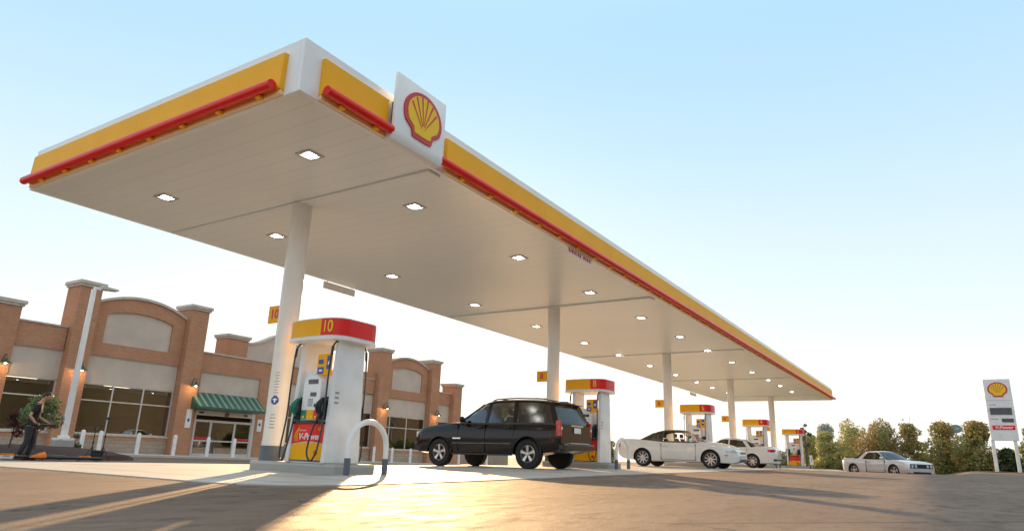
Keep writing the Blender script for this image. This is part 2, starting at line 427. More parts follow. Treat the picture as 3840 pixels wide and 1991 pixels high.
XS = sorted(set(list(np.arange(-6, 72, .5)) + list(np.arange(-60, -6, 6)) + list(np.arange(72, 300, 8)) + [600, 1200]))
YS = sorted(set(list(np.arange(-8, 42, .5)) + list(np.arange(-140, -8, 6)) + list(np.arange(42, 260, 8)) + [500, 1000]))
sheet('ground', XS, YS, 0, 'asphalt')
# concrete pad with a rounded near corner, following the fall of the ground
px = sorted(set([5.35, 5.4, 5.5, 5.7, 6.0, 6.35] + list(np.arange(6.5, 61, .5)))); pad_x1 = 60.5
def pad_ylo(x):
    r = 1.3
    if x < 5.35 + r: return 6.45 + r - math.sqrt(max(0, r * r - (5.35 + r - x) ** 2))
    return 6.45
mb = MB(); cols_ = []
for x in px:
    lo = pad_ylo(x); ys_ = [lo + (18.2 - lo) * t for t in np.linspace(0, 1, 26)]
    ring = [(x, ys_[0], gz(x, ys_[0]) - .08)] + [(x, y, gz(x, y) + .014) for y in ys_] + [(x, ys_[-1], gz(x, ys_[-1]) - .08)]
    cols_.append(ring)
mb.loft(cols_, cap=False, closed=False)
x = px[0]; side = [(x, y, gz(x, y) + .014) for y in [pad_ylo(x) + (18.2 - pad_ylo(x)) * t for t in np.linspace(0, 1, 26)]]
mb.loft([side, [(a, b, c - .11) for a, b, c in side]], cap=False, closed=False)
tag(mb.build('concrete_pad', 'concrete', smooth=True), kind='structure')
# grass verge and mulch strip behind the asphalt
gx = sorted(set(list(np.arange(46, 72, 1.)) + list(np.arange(72, 300, 12))))
sheet('grass_verge', gx, sorted(set(list(np.arange(-60, -8, 6)) + list(np.arange(-8, 30, 1.)))), .03, 'grass', lambda x, y: x > (48 if y < 1 else 52 if y < 4 else 57 if y < 6 else 62))
# pavement in front of the shop with a kerb
SY = 38.0
mb = MB(); prev = None; rings = []
for x in np.arange(4, 60, 2.):
    z = gz(x, 35) ; zt = -.60 - .0085 * (x - 18) + .12
    rings.append([(x, 34.9, z - .2), (x, 34.9, zt - .02), (x, 34.93, zt), (x, SY + .3, zt + .02), (x, SY + .3, z - .2)])
mb.loft(rings)
tag(mb.build('sidewalk', 'walk'), kind='structure')
def wz(x): return -.60 - .0085 * (x - 18) + .125

# ------------------------------------------------------------------ canopy
CX0, CY0, CX1, CY1, CZ, CT = 5.63, 7.36, 57.1, 15.56, 4.988, 5.855
canopy = thing('station_canopy', 'long flat white fuel station canopy with yellow band and red bar along its edge', 'canopy', (0, 0, 0))
mb = MB(); mb.box((CX0 + .06, CY0 + .06, CZ), (CX1 - .06, CY1 - .06, CZ + .05)); mb.build('soffit', 'soffit', canopy)
mb = MB(); mb.box((CX0 + .1, CY0 + .1, CT - .25), (CX1 - .1, CY1 - .1, CT - .2)); mb.build('roof_deck', 'steel', canopy)
mb = MB()
mb.box((CX0, CY0, CZ - .012), (CX1, CY0 + .09, CT)); mb.box((CX0, CY1 - .09, CZ - .012), (CX1, CY1, CT))
mb.box((CX0, CY0 + .09, CZ - .012), (CX0 + .09, CY1 - .09, CT)); mb.box((CX1 - .09, CY0 + .09, CZ - .012), (CX1, CY1 - .09, CT))
mb.build('fascia', 'fascia', canopy, bevel=.012)
def panel_x(x0, x1, y, s):   # panel on a long side; s = -1 front
    prof = [(0, 5.065), (.075 * s, 5.065), (.09 * s, 5.10), (.075 * s, 5.66), (0, 5.675)]
    mb = MB(); n = max(1, int((x1 - x0) / 3.6)); w = (x1 - x0) / n
    for i in range(n):
        mb.prism([(x0 + i * w + .004, y + a, z) for a, z in prof], (w - .008, 0, 0))
    return mb
def panel_y(y0, y1, x, s):
    prof = [(0, 5.065), (.075 * s, 5.065), (.09 * s, 5.10), (.075 * s, 5.66), (0, 5.675)]
    mb = MB(); n = max(1, round((y1 - y0) / 3.9)); w = (y1 - y0) / n
    for i in range(n):
        mb.prism([(x + a, y0 + i * w + .004, z) for a, z in prof], (0, w - .008, 0))
    return mb
panel_x(5.97, 7.38, CY0 - .002, -1).build('yellow_band', 'yellow', canopy)
panel_x(8.97, 56.75, CY0 - .002, -1).build('yellow_band', 'yellow', canopy)
panel_y(7.70, 15.45, CX0 - .002, -1).build('yellow_band', 'yellow', canopy)
panel_x(6.0, 56.75, CY1 + .002, 1).build('yellow_band', 'yellow', canopy)
TZ, TO, TR = 5.095, .175, .078
def bar(p0, p1, nm='red_light_bar'):
    mb = MB(); mb.tube([p0, p1], TR, 18); return mb.build(nm, 'red', canopy, smooth=True)
bar((5.97, CY0 - TO, TZ), (7.38, CY0 - TO, TZ)); bar((8.66, CY0 - TO, TZ), (57.2, CY0 - TO, TZ))
bar((CX0 - TO, 7.76, TZ), (CX0 - TO, 15.44, TZ)); 
def bracket(x, y, dx, dy):
    mb = MB()
    if dy: mb.box((x - .045, y + dy * .10, 4.985), (x + .045, y, 5.03))
    else: mb.box((x + dx * .10, y - .045, 4.985), (x, y + .045, 5.03))
    mb.build('bar_bracket', 'yellow', canopy)
for x in (6.35, 7.1): bracket(x, CY0 - .04, 0, -1)
for k in range(50): bracket(9.45 + k * .965, CY0 - .04, 0, -1)
for k in range(8): bracket(CX0 - .04, 8.12 + k * .955, -1, 0)
for pr in ((5.98, 7.37), (8.98, 56.74)):
    mb = MB(); mb.box((pr[0], CY0 - .062, 4.984), (pr[1], CY0 - .003, 5.060)); mb.build('fascia_lip', 'lip', canopy, bevel=.006)
mb = MB(); mb.box((CX0 - .062, 7.71, 4.984), (CX0 - .003, 15.44, 5.060)); mb.build('fascia_lip', 'lip', canopy, bevel=.006)
COLX = [8.9, 19.92, 31.01, 42.10, 53.19]; COLY = 11.02
for i, x in enumerate(COLX):
    mb = MB(); mb.box((x - .17, CY0 + .12, CZ - .05), (x + .17, CY1 - .12, CZ - .004)); mb.build('cross_beam', 'soffit', canopy, bevel=.01)

# scallop-shell emblem, drawn in the y-z or x-z plane
def emblem(parent, o, ux, uz, nrm, s, t=.03):
    o, ux, uz, nrm = Vector(o), Vector(ux), Vector(uz), Vector(nrm)
    def P(x, y, d=0): return o + ux * (x * s) + uz * (y * s) + nrm * d
    def outline(k, off=0):
        pts = []
        for i in range(61):
            a = R(-28 + i * (236 / 60)); rr = 1.0
            pts.append((k * rr * math.cos(a) * 1.06, off + k * rr * math.sin(a) * .93))
        pts += [(-.60 * k, off - .66 * k), (-.52 * k, off - .93 * k), (-.20 * k, off - .95 * k), (.20 * k, off - .95 * k), (.52 * k, off - .93 * k), (.60 * k, off - .66 * k)]
        return pts
    mb = MB(); mb.prism([P(x, y) for x, y in outline(1.0)], nrm * t); a = mb.build('shell_emblem', 'lred', parent)
    mb = MB(); mb.prism([P(x, y, t) for x, y in outline(.83, .015)], nrm * .008); b = mb.build('emblem_field', 'logo_y', a)
    mb = MB()
    for j in range(-3, 4):
        if j == 0: pass
        ang = R(90 + (j - .0) * 21 - 0)
    for j in range(6):
        ang = R(90 + (j - 2.5) * 23)
        c0 = (0.10 * math.cos(ang), -.62 + .30 * math.sin(ang) * 1.0); r1 = .80
        e = (math.cos(ang) * .82, .015 + .78 * (math.sin(ang) - .12) / .88)
        d = Vector((e[0] - c0[0], e[1] - c0[1])).normalized(); n = Vector((-d.y, d.x))
        w0, w1 = .010, .040
        poly = [(c0[0] + n.x * w0, c0[1] + n.y * w0), (e[0] + n.x * w1, e[1] + n.y * w1), (e[0] - n.x * w1, e[1] - n.y * w1), (c0[0] - n.x * w0, c0[1] - n.y * w0)]
        mb.prism([P(x, y, t + .009) for x, y in poly], nrm * .004)
    mb.build('emblem_rib', 'lred', a)
    return a
# emblem board on the canopy edge
lx0, lx1 = 7.62, 8.93
lb = thing('emblem_board', 'white square emblem board with red and yellow scallop shell on canopy edge', 'sign', (8.02, CY0 - .155, 4.97))
mb = MB(); prof = [(.12, -.02), (.06, -.05), (-.03, -.03), (-.075, .05), (-.085, .14), (-.085, 1.17), (-.075, 1.19), (-.02, 1.19), (-.02, .16), (.0, .06), (.12, .02)]
mb.prism([(-.655, a, z) for a, z in prof], (1.31, 0, 0)); mb.build('board', 'fascia', lb, smooth=True, bevel=.01)
mb = MB(); mb.box((-.5, -.018, .3), (-.42, .15, .75)); mb.box((.42, -.018, .3), (.5, .15, .75)); mb.box((-.42, .05, .4), (.42, .1, .5)); mb.build('mounting_frame', 'grey', lb)
emblem(lb, (0.03, -.082, .62), (1, 0, 0), (0, 0, 1), (0, -1, 0), .47, .03)

# recessed canopy lights
LX = [7.26, 10.1, 14.26, 18.46, 22.66, 26.87, 30.65, 34.79, 38.96, 42.9, 46.3, 50.2]
ORD = ['first', 'second', 'third', 'fourth', 'fifth', 'sixth', 'seventh', 'eighth', 'ninth', 'tenth', 'eleventh', 'twelfth']
L0 = thing('canopy_light', '', 'light', (0, 0, CZ), 0, 'recessed lights under the canopy')
mb = MB()
for a, b in (((-.18, -.18, -.02), (.18, -.12, -.001)), ((-.18, .12, -.02), (.18, .18, -.001)), ((-.18, -.12, -.02), (-.12, .12, -.001)), ((.12, -.12, -.02), (.18, .12, -.001))): mb.box(a, b)
mb.build('housing', 'steel', L0)
mb = MB(); mb.lathe([(.02, -.028), (.06, -.024), (.10, -.012), (.105, -.002)], 16); mb.build('lens', 'lit', L0, smooth=True)
for j, ly in enumerate((8.966, 13.32)):
    for i, x in enumerate(LX):
        row = 'row beside the red bar' if j == 0 else 'row nearer the shop'
        lab = '%s recessed canopy light from the near end, %s' % (ORD[i], row)
        if i == 0 and j == 0: L0.location = (x, ly, CZ); L0['label'] = lab
        else: dup(L0, (x, ly, CZ), 0, lab)

# canopy columns with number flags
NUM = ['10', '8', '6', '4', '2']
C0 = None
for i, x in enumerate(COLX):
    zb = gz(x, COLY) + .17
    t = thing('canopy_column', 'round white canopy column behind the pump numbered %s, yellow flag sign on its side' % NUM[i], 'column', (x, COLY, 0), 0, 'columns carrying the canopy')
    mb = MB(); mb.lathe([(.205, zb + .28), (.205, CZ - .049)], 32); mb.build('shaft', 'col', t, smooth=True)
    mb = MB(); mb.lathe([(.225, zb), (.225, zb + .28)], 32); mb.build('base_band', 'grey', t, smooth=True)
    mb = MB(); mb.box((-.015, .20, 2.47), (.015, .62, 2.83)); f = mb.build('number_sign', 'yellow2', t, bevel=.004)
    text('sign_number', NUM[i], .26, 'lred', f, (-.017, .43, 2.65), FACE_MX, .002, .008)
    if i == 0:
        def patch(mb, a0, a1, z0, z1, r=.2062, n=4):
            P = [(r * math.cos(R(a0 + (a1 - a0) * k / n)), r * math.sin(R(a0 + (a1 - a0) * k / n))) for k in range(n + 1)]
            mb.loft([[(x, y, z0) for x, y in P], [(x, y, z1) for x, y in P]], cap=False, closed=False)
        mb = MB()
        for k, w in enumerate((22, 28, 18, 27, 24, 28, 16, 27, 20)): patch(mb, 212 - w / 2, 212 + w / 2, 1.42 - k * .055, 1.435 - k * .055)
        mb.build('notice_text', 'text', t)
        mb = MB()
        for k, w in enumerate((22, 30, 27, 24, 30)): patch(mb, 212 - w / 2, 212 + w / 2, .62 - k * .06, .64 - k * .06)
        mb.build('lower_notice_text', 'text', t)
        mb = MB(); cc = 14
        for k in range(8):
            z0 = .90 - .08 + k * .02; hh = lambda z: 21 * math.sqrt(max(0, 1 - ((z - .90) / .08) ** 2)); h_ = hh(z0 + .01); patch(mb, 212 - h_, 212 + h_, z0, z0 + .02)
        d = mb.build('blue_disc', 'blue', t)
        mb = MB(); patch(mb, 208, 216, .86, .94, .2075); patch(mb, 200, 207.5, .905, .925, .2075); patch(mb, 216.5, 224, .905, .925, .2075); mb.build('disc_symbol', 'white', d)

# hanging notices below the canopy edges
def hang(x0, x1, y, z0, z1, lab, lines, face):
    t = thing('hanging_sign', lab, 'sign', ((x0 + x1) / 2, y, z0))
    w = (x1 - x0) / 2; h = z1 - z0
    mb = MB(); mb.box((-w, -.012, 0), (w, .012, h)); mb.build('panel', 'fascia', t)
    if lines:
        mb = MB()
        for k, (a, b, c, d) in enumerate(lines): mb.box((-w + a * 2 * w, face * .0125 - .002, c * h), (-w + b * 2 * w, face * .0125 + .002, d * h))
        mb.build('red_lettering', 'lred', t)
    mb = MB()
    for s in (-.8, .8): mb.box((w * s - .01, -.008, h), (w * s + .01, .008, h + .12))
    mb.build('hanger', 'steel', t)
LN = [(.04, .09, .3, .85), (.11, .14, .3, .85), (.16, .22, .3, .85), (.25, .31, .3, .85), (.34, .37, .3, .85), (.40, .46, .3, .85), (.48, .53, .3, .85), (.62, .68, .3, .85), (.70, .73, .3, .85), (.76, .83, .3, .85), (.86, .92, .3, .85)]
hang(13.95, 15.3, CY0 + .02, 4.82, 4.97, 'small white notice with red lettering hanging under the front canopy edge', LN, -1)
hang(13.65, 14.95, CY1 - .05, 4.72, 4.93, 'blank-backed white notice hanging under the rear canopy edge near the first column', None, 1)
hang(48.3, 49.7, CY1 - .05, 4.72, 4.93, 'blank-backed white notice hanging under the rear canopy edge at the far end', None, 1)

# ------------------------------------------------------------------ pump islands, pumps, hoops
def island(x):
    z = gz(x, 9.6); h = .18; r = .22
    x0, x1, y0, y1 = x - .42, x + .55, 8.84, 11.22
    pl = []
    for cx, cy, a0 in ((x1 - r, y1 - r, 0), (x0 + r, y1 - r, 90), (x0 + .05, y0 + .05, 180), (x1 - .05, y0 + .05, 270)):
        rr = r if a0 < 180 else .05
        for k in range(6): pl.append((cx + rr * math.cos(R(a0 + k * 18)), cy + rr * math.sin(R(a0 + k * 18)), z - .1))
    mb = MB(); mb.prism(pl, (0, 0, h + .1))
    o = mb.build('pump_island', 'kerb', bevel=.02); o['kind'] = 'structure'
    mb = MB(); mb.prism([(p[0] + (x - p[0]) * -.004, p[1] + (10 - p[1]) * -.002, z + h - .05) for p in pl], (0, 0, .035))
    e = mb.build('pump_island_edge', 'walk'); e['kind'] = 'structure'
    return z + h
ITOP = [island(x) for x in COLX]
def rr_plan(x0, x1, y0, y1, r, bow, n=8):
    pts = []
    for cx, cy, a0 in ((x1 - r, y1 - r, 0), (x0 + r, y1 - r, 90), (x0 + r, y0 + r, 180), (x1 - r, y0 + r, 270)):
        for k in range(n + 1): pts.append([cx + r * math.cos(R(a0 + k * 90 / n)), cy + r * math.sin(R(a0 + k * 90 / n))])
        if a0 == 90:
            for k in range(1, 10): pts.append([x0, (y1 - r) + (y0 - y1 + 2 * r) * k / 10])
        if a0 == 270:
            for k in range(1, 10): pts.append([x1, (y0 + r) + (y1 - y0 - 2 * r) * k / 10])
    ym, hw = (y0 + y1) / 2, (y1 - y0) / 2
    for p in pts:
        q = bow * (1 - ((p[1] - ym) / hw) ** 2); s = max(0, min(1, abs(p[0] - (x0 + x1) / 2) / ((x1 - x0) / 2)))
        p[0] += -q * s if p[0] < (x0 + x1) / 2 else q * s
    return pts
VB = (-.50, .50, -.66, .76)
def bowx(y): return VB[0] - .09 * (1 - ((y - .05) / .71) ** 2)
def make_pump():
    p = thing('fuel_dispenser', '', 'fuel pump', (0, 0, 0), 0, 'fuel dispensers on the islands')
    # end pillars, slightly wider at the foot
    for s, y0, y1 in ((1, .40, .50), (-1, -.50, -.40)):
        mb = MB(); mb.loft([[(-.44, y0, 0), (.40, y0, 0), (.40, y1, 0), (-.44, y1, 0)], [(-.40, y0, .9), (.36, y0, .9), (.36, y1, .9), (-.40, y1, .9)], [(-.33, y0, 2.16), (.30, y0, 2.16), (.30, y1, 2.16), (-.33, y1, 2.16)]])
        o = mb.build('pillar', 'white', p, bevel=.02)
        if s < 0:
            mb = MB()
            for k in range(3): mb.box((-.33, -.504, 1.18 - k * .085), (-.24, -.4995, 1.22 - k * .085))
            mb.build('side_label', 'text', o)
    # lower cabinet
    mb = MB(); mb.box((-.40, -.40, 0), (.40, .40, .66)); cab = mb.build('cabinet', 'white', p)
    for s in (-1, 1):
        fx = s * .402
        def bx(y0, y1, z0, z1, m, nm, d=.012, par=cab):
            mb = MB(); mb.box((min(fx, fx + s * d), y0, z0), (max(fx, fx + s * d), y1, z1)); return mb.build(nm, m, par)
        bx(-.40, .40, .02, .05, 'grey', 'plinth')
        mb = MB(); n = 10
        ys_ = [-.39 + .78 * k / n for k in range(n + 1)]; cur = lambda y: .295 + .05 * math.sin((y + .39) / .78 * PI * .9 + .3) * (-s)
        mb.loft([[(fx, y, .05), (fx + s * .012, y, .05), (fx + s * .012, y, cur(y)), (fx, y, cur(y))] for y in ys_]); mb.build('yellow_panel', 'yellow2', cab)
        mb = MB(); mb.loft([[(fx, y, cur(y) + .018), (fx + s * .012, y, cur(y) + .018), (fx + s * .012, y, .66), (fx, y, .66)] for y in ys_]); rp = mb.build('red_panel', 'red', cab)
        if s < 0:
            text('grade_name', 'V-Power', .155, 'white', rp, (fx - .0145, -.05, .44), FACE_MX, .002, .003, shear=.25)
            text('grade_line', 'the new', .05, 'white', rp, (fx - .014, .12, .55), FACE_MX, .001, 0)
            emblem(rp, (fx - .012, -.30, .58), (0, -1, 0), (0, 0, 1), (-1, 0, 0), .035, .004)
            emblem(cab, (fx - .012, -.24, .17), (0, -1, 0), (0, 0, 1), (-1, 0, 0), .05, .004)
            mb = MB()
            for k in range(5): mb.tube([(fx - .013, .30 - .02 * k, .36), (fx - .014, .33 - .02 * k, .45), (fx - .013, .29 - .015 * k, .54), (fx - .013, .22, .60)], .004, 4)
            mb.build('swirl_graphic', 'logo_y', rp)
    mb = MB(); mb.box((-.44, -.40, .66), (.44, .40, .70)); mb.build('shelf', 'black', p)
    # head: rounded-top display body with side cheeks
    mb = MB(); mb.box((-.27, -.40, .70), (.27, .40, 1.62)); hd = mb.build('display_head', 'white', p)
    for s in (-1, 1):
        y0, y1 = -.20, .26
        pl = [(s * .27, y0, .72), (s * .27, y1, .72), (s * .27, y1, 1.42)] + [(s * .27, y1 - (y1 - y0) * k / 8, 1.42 + .13 * math.sin(PI * k / 8)) for k in range(1, 8)] + [(s * .27, y0, 1.42)]
        mb = MB(); mb.prism(pl, (s * .13, 0, 0)); fp = mb.build('face_panel', 'white', hd, bevel=.02)
        def on(y0, y1, z0, z1, m, nm, d=.006):
            mb = MB(); a, b = s * .401, s * (.401 + d); mb.box((min(a, b), y0, z0), (max(a, b), y1, z1)); return mb.build(nm, m, p)
        on(-.12, .13, 1.36, 1.44, 'display', 'sale_display'); on(-.10, .05, 1.14, 1.21, 'display', 'price_window'); on(-.15, -.07, .95, 1.01, 'black', 'card_slot')
        mb = MB()
        for a in range(3):
            for b in range(4): mb.box((s * .401 if s > 0 else -.409, -.03 + a * .045, .97 + b * .035), (.409 if s > 0 else -.401, .0 + a * .045, .99 + b * .035))
        mb.build('keypad', 'text', p)
        on(.10, .24, .74, .90, 'gdecal', 'green_grade_button'); on(-.08, .095, .74, .90, 'yellow2', 'yellow_grade_button'); on(-.19, -.085, .74, .90, 'lred', 'red_grade_button')
        mb = MB()
        for yy in (.17, .05, -.04, -.135): mb.box((min(s * .408, s * .412), yy - .025, .76), (max(s * .408, s * .412), yy + .025, .80))
        mb.build('button_caps', 'logo_y', p)
        # nozzle boots and nozzles
        for yy, mm in ((-.30, 'black'), (.34, 'gdecal')):
            mb = MB(); mb.prism([(s * .27, yy - .07, .74), (s * .43, yy - .07, .76), (s * .41, yy - .07, 1.02), (s * .30, yy - .07, 1.14), (s * .27, yy - .07, 1.14)], (0, .14, 0)); mb.build('nozzle_boot', 'black', p)
            mb = MB(); mb.tube([(s * .44, yy, .80), (s * .50, yy, .90), (s * .50, yy, 1.0), (s * .43, yy, 1.08), (s * .36, yy, 1.10)], [.028, .045, .05, .035, .02], 8)
            mb.tube([(s * .53, yy, .84), (s * .565, yy, .92), (s * .52, yy, 1.03)], .012, 6)
            mb.build('nozzle', mm, p, smooth=True)
            ye = yy * 1.0 + (-.12 if yy < 0 else .19)
            pts = [(s * .30, -.43 if yy < 0 else .53, 2.15), (s * .42, ye, 2.0), (s * .46, ye, 1.5), (s * .47, ye, .8), (s * .52, ye + .01, .30), (s * .56, ye + (.06 if yy < 0 else -.03), .08), (s * .57, yy + (.02 if yy < 0 else .06), .05), (s * .55, yy + (.12 if yy < 0 else .03), .20), (s * .48, yy + (.12 if yy < 0 else .02), .55), (s * .45, yy + (.02), .80)]
            fine = []
            for q in range(len(pts) - 1):
                p0, p1, p2, p3 = [Vector(pts[max(0, min(len(pts) - 1, q + d))]) for d in (-1, 0, 1, 2)]
                for k in range(5):
                    t = k / 5; fine.append(.5 * ((2 * p1) + (p2 - p0) * t + (2 * p0 - 5 * p1 + 4 * p2 - p3) * t * t + (3 * p1 - p0 - 3 * p2 + p3) * t ** 3))
            fine.append(Vector(pts[-1]))
            mb = MB(); mb.tube(fine, .016, 7); h = mb.build('hose', 'hose', p, smooth=True)
            mb = MB(); mb.tube([(s * .42, ye, 2.02), (s * .435, ye, 1.86)], .024, 8); mb.build('hose_coupling', 'black', h, smooth=True)
    # notice card
    mb = MB(); mb.box((-.36, -.37, 1.52), (-.345, .0, 1.90)); nc = mb.build('promo_card', 'yellow2', p)
    mb = MB(); mb.box((-.364, -.17, 1.54), (-.36, -.02, 1.66)); mb.box((-.364, -.35, 1.62), (-.36, -.24, 1.86)); mb.box((-.364, -.15, 1.72), (-.36, -.03, 1.80)); mb.build('card_blue_print', 'blue', nc)
    mb = MB(); mb.box((-.366, -.33, 1.70), (-.3635, -.27, 1.76)); mb.box((-.366, -.14, 1.58), (-.3635, -.06, 1.62)); mb.build('card_white_print', 'white', nc)
    mb = MB(); mb.box((-.05, -.40, 1.62), (.05, .40, 1.64)); mb.build('crossbar', 'white', p)
    # valance
    pl = rr_plan(*VB, .24, .09)
    mb = MB(); mb.prism([(a, b, 2.14) for a, b in pl], (0, 0, .38)); val = mb.build('valance', 'white', p, smooth=True, angle=30)
    def ringwall(sel, m, nm, z0, z1, e=.008):
        mb = MB(); seg = []
        cx, cy = 0, .06; n = len(pl)
        for i in range(n):
            a, b = pl[i], pl[(i + 1) % n]; mid = ((a[0] + b[0]) / 2, (a[1] + b[1]) / 2)
            if not sel(mid): continue
            def off(q):
                v = Vector((q[0] - cx, (q[1] - cy) * .8)).normalized() * e; return (q[0] + v.x, q[1] + v.y)
            oa, ob = off(a), off(b)
            mb.face([(*oa, z0), (*ob, z0), (*ob, z1), (*oa, z1)]); mb.face([(*oa, z1), (*ob, z1), (b[0], b[1], z1), (a[0], a[1], z1)]); mb.face([(*oa, z0), (*ob, z0), (b[0], b[1], z0), (a[0], a[1], z0)])
        return mb.build(nm, m, val, smooth=True, weld=True)
    ringwall(lambda q: (q[1] > -.245) if q[0] < 0 else (q[1] > .365), 'yellow2', 'valance_yellow', 2.20, 2.50)
    ringwall(lambda q: not ((q[1] > -.245) if q[0] < 0 else (q[1] > .365)), 'red', 'valance_red', 2.20, 2.50)
    mb = MB(); mb.prism([(a * 1.03, .06 + (b - .06) * 1.025, 2.125) for a, b in pl], (0, 0, .055)); mb.build('valance_rim', 'white', val, smooth=True, angle=30)
    return p
PUMP = make_pump()
PY = 9.60
PL = ['nearest fuel pump, valance number 10, beside the first column and a white hoop', 'fuel pump number 8 with red and yellow valance, just right of the black SUV', 'fuel pump number 6 standing behind the white convertible', 'fuel pump number 4 standing behind the white car with the red tail lamp', 'farthest fuel pump, number 2, last before the trees']
def vnum(p, s):
    val = [k for k in kids(p) if k.name.startswith('valance')][0]
    text('valance_number', s, .30, 'logo_y', val, (-.56, -.385, 2.35), FACE_MX, .002, .004, bend=lambda v: Vector((bowx(v.y) - .016 + (v.x + .56) + (.24 - math.sqrt(max(0, .0576 - max(0, -.42 - v.y) ** 2))), v.y, v.z)), sx=.74)
pumps = [PUMP]
PUMP.location = (COLX[0] - .02, PY, ITOP[0]); PUMP['label'] = PL[0]
bpy.context.view_layer.update()
for i in range(1, 5): pumps.append(dup(PUMP, (COLX[i] - .02, PY, ITOP[i]), 0, PL[i]))
for p, s in zip(pumps, NUM): vnum(p, s)
HL = ['white hoop guard with grey feet in front of the nearest pump', 'white hoop guard beside pump number 8 and the convertible', 'white hoop guard at the island of pump number 6, behind the convertible', 'white hoop guard in front of pump number 4', 'farthest white hoop guard, right of the last pump']
H0 = None
for i, x in enumerate(COLX):
    z = gz(x, 8.6) + .012
    if H0 is None:
        H0 = thing('hoop_guard', HL[0], 'hoop bollard', (x + .04, 8.58, z), 0, 'hoop guards at the island ends')
        path = [(-.46, 0, 0), (-.46, 0, .45)] + [(-.46 * math.cos(R(a)), 0, .45 + .44 * math.sin(R(a))) for a in range(10, 171, 10)] + [(.46, 0, .45), (.46, 0, 0)]
        mb = MB(); mb.tube(path, .048, 14); mb.build('hoop', 'white', H0, smooth=True)
        for s in (-1, 1):
            mb = MB(); mb.lathe([(.054, 0), (.054, .27), (.049, .275)], 14, (s * .46, 0, 0)); mb.build('grey_sleeve', 'grey', H0, smooth=True)
    else: dup(H0, (x + .04, 8.58, z), 0, HL[i])

# ------------------------------------------------------------------ shop building
shop = thing('shop_building', 'long red brick shop with two arched parapets, beige panels and a green awning', 'building', (0, 0, 0))
def SB(boxes, name, m, bevel=0, parent=shop):
    mb = MB()
    for a, b in boxes: mb.box(a, b)
    return mb.build(name, m, parent, bevel=bevel)
DEP = 1.6                       # wall thickness of parapets
def zb(x): return gz(x, SY) - .3
def arch_z(x, xa, xb, z0, zp): t = (x - xa) / (xb - xa) * 2 - 1; return z0 + (zp - z0) * (1 - t * t) ** .9
def arch_bay(xa, xb, dz=0):
    # brick front with recessed arched panel
    pz = lambda x: arch_z(x, xa - .4, xb + .4, 6.95 + dz, 7.85 + dz)
    ia, ib = xa + .68, xb - .75
    iz = lambda x: arch_z(x, ia - .9, ib + .9, 6.35 + dz, 7.08 + dz)
    n = 20
    xs = [xa + (xb - xa) * k / n for k in range(n + 1)]
    mb = MB()
    mb.box((xa, SY, 4.50 + dz), (xb, SY + .5, 5.19 + dz))
    mb.box((xa, SY, 5.19 + dz), (ia, SY + .5, 6.5 + dz)); mb.box((ib, SY, 5.19 + dz), (xb, SY + .5, 6.5 + dz))
    def band(x0, x1, lo, hi, m=14):
        q = [x0 + (x1 - x0) * k / m for k in range(m + 1)]
        mb.loft([[(x, SY, lo(x)), (x, SY + .5, lo(x)), (x, SY + .5, hi(x)), (x, SY, hi(x))] for x in q])
    band(xa, ia, lambda x: 6.5 + dz, pz, 4); band(ib, xb, lambda x: 6.5 + dz, pz, 4); band(ia, ib, iz, pz)
    mb.build('arched_parapet', 'brick', shop)
    mb = MB()
    mb.loft([[(x, SY - .10, pz(x)), (x, SY + .62, pz(x)), (x, SY + .62, pz(x) + .14), (x, SY - .10, pz(x) + .14)] for x in xs])
    mb.build('arched_coping', 'coping', shop)
    mb = MB(); q = [ia + (ib - ia) * k / 14 for k in range(15)]
    mb.loft([[(x, SY + .12, 5.18 + dz), (x, SY + .4, 5.18 + dz), (x, SY + .4, iz(x) + .02), (x, SY + .12, iz(x) + .02)] for x in q])
    mb.build('arched_panel', 'eifs', shop)
def window(xa, xb, z0, z1, mull, trans):
    w = .05
    b = [((xa, SY + .10, z0), (xa + w, SY + .20, z1)), ((xb - w * 2, SY + .10, z0), (xb, SY + .20, z1)), ((xa, SY + .10, z0), (xb, SY + .20, z0 + w)), ((xa, SY + .10, z1 - w), (xb, SY + .20, z1))]
    fr = MB()
    fr.box((xa, SY + .10, z0), (xa + w, SY + .20, z1)); fr.box((xb - w * 1.6, SY + .10, z0), (xb, SY + .20, z1))
    fr.box((xa + w, SY + .10, z0), (xb - w * 1.6, SY + .20, z0 + w)); fr.box((xa + w, SY + .10, z1 - w), (xb - w * 1.6, SY + .20, z1))
    for m_ in mull: fr.box((m_ - w * .7, SY + .098, z0 + w), (m_ + w * .7, SY + .19, z1 - w))
    xs = [xa + w] + [v for m_ in mull for v in (m_ - w * .7, m_ + w * .7)] + [xb - w * 1.6]
    for a, c in zip(xs[::2], xs[1::2]): fr.box((a, SY + .101, trans - w * .6), (c, SY + .188, trans + w * .6))
    f = fr.build('window', 'frame', shop)
    SB([((xa + .01, SY + .14, z0 + .01), (xb - .01, SY + .15, z1 - .01))], 'window_pane', 'glass', parent=f)
    SB([((xa - .02, SY - .05, z0 - .09), (xb + .02, SY + .22, z0 - .002))], 'window_sill', 'coping', parent=f)
    return f
def bay_common(xa, xb, dz, mull, zw0=.46, zw1=3.02, ztr=2.15, zp=4.50):
    SB([((xa, SY + .10, zw1 + dz), (xb, SY + .45, zp + dz))], 'sign_panel', 'eifs')
    SB([((xa, SY + .04, zp - .035 + dz), (xb, SY + .10, zp + dz)), ((xa, SY + .07, zw1 + dz), (xb, SY + .10, zw1 + .05 + dz))], 'panel_trim', 'coping')
    window(xa, xb, zw0 + dz, zw1 + dz, mull, ztr + dz)
    SB([((xa, SY - .012, zw0 - .28 + dz), (xb, SY + .3, zw0 - .10 + dz))], 'brick_course', 'brick')
    SB([((xa, SY, zb(xa) - .4), (xb, SY + .3, zw0 - .28 + dz))], 'block_base', 'block')
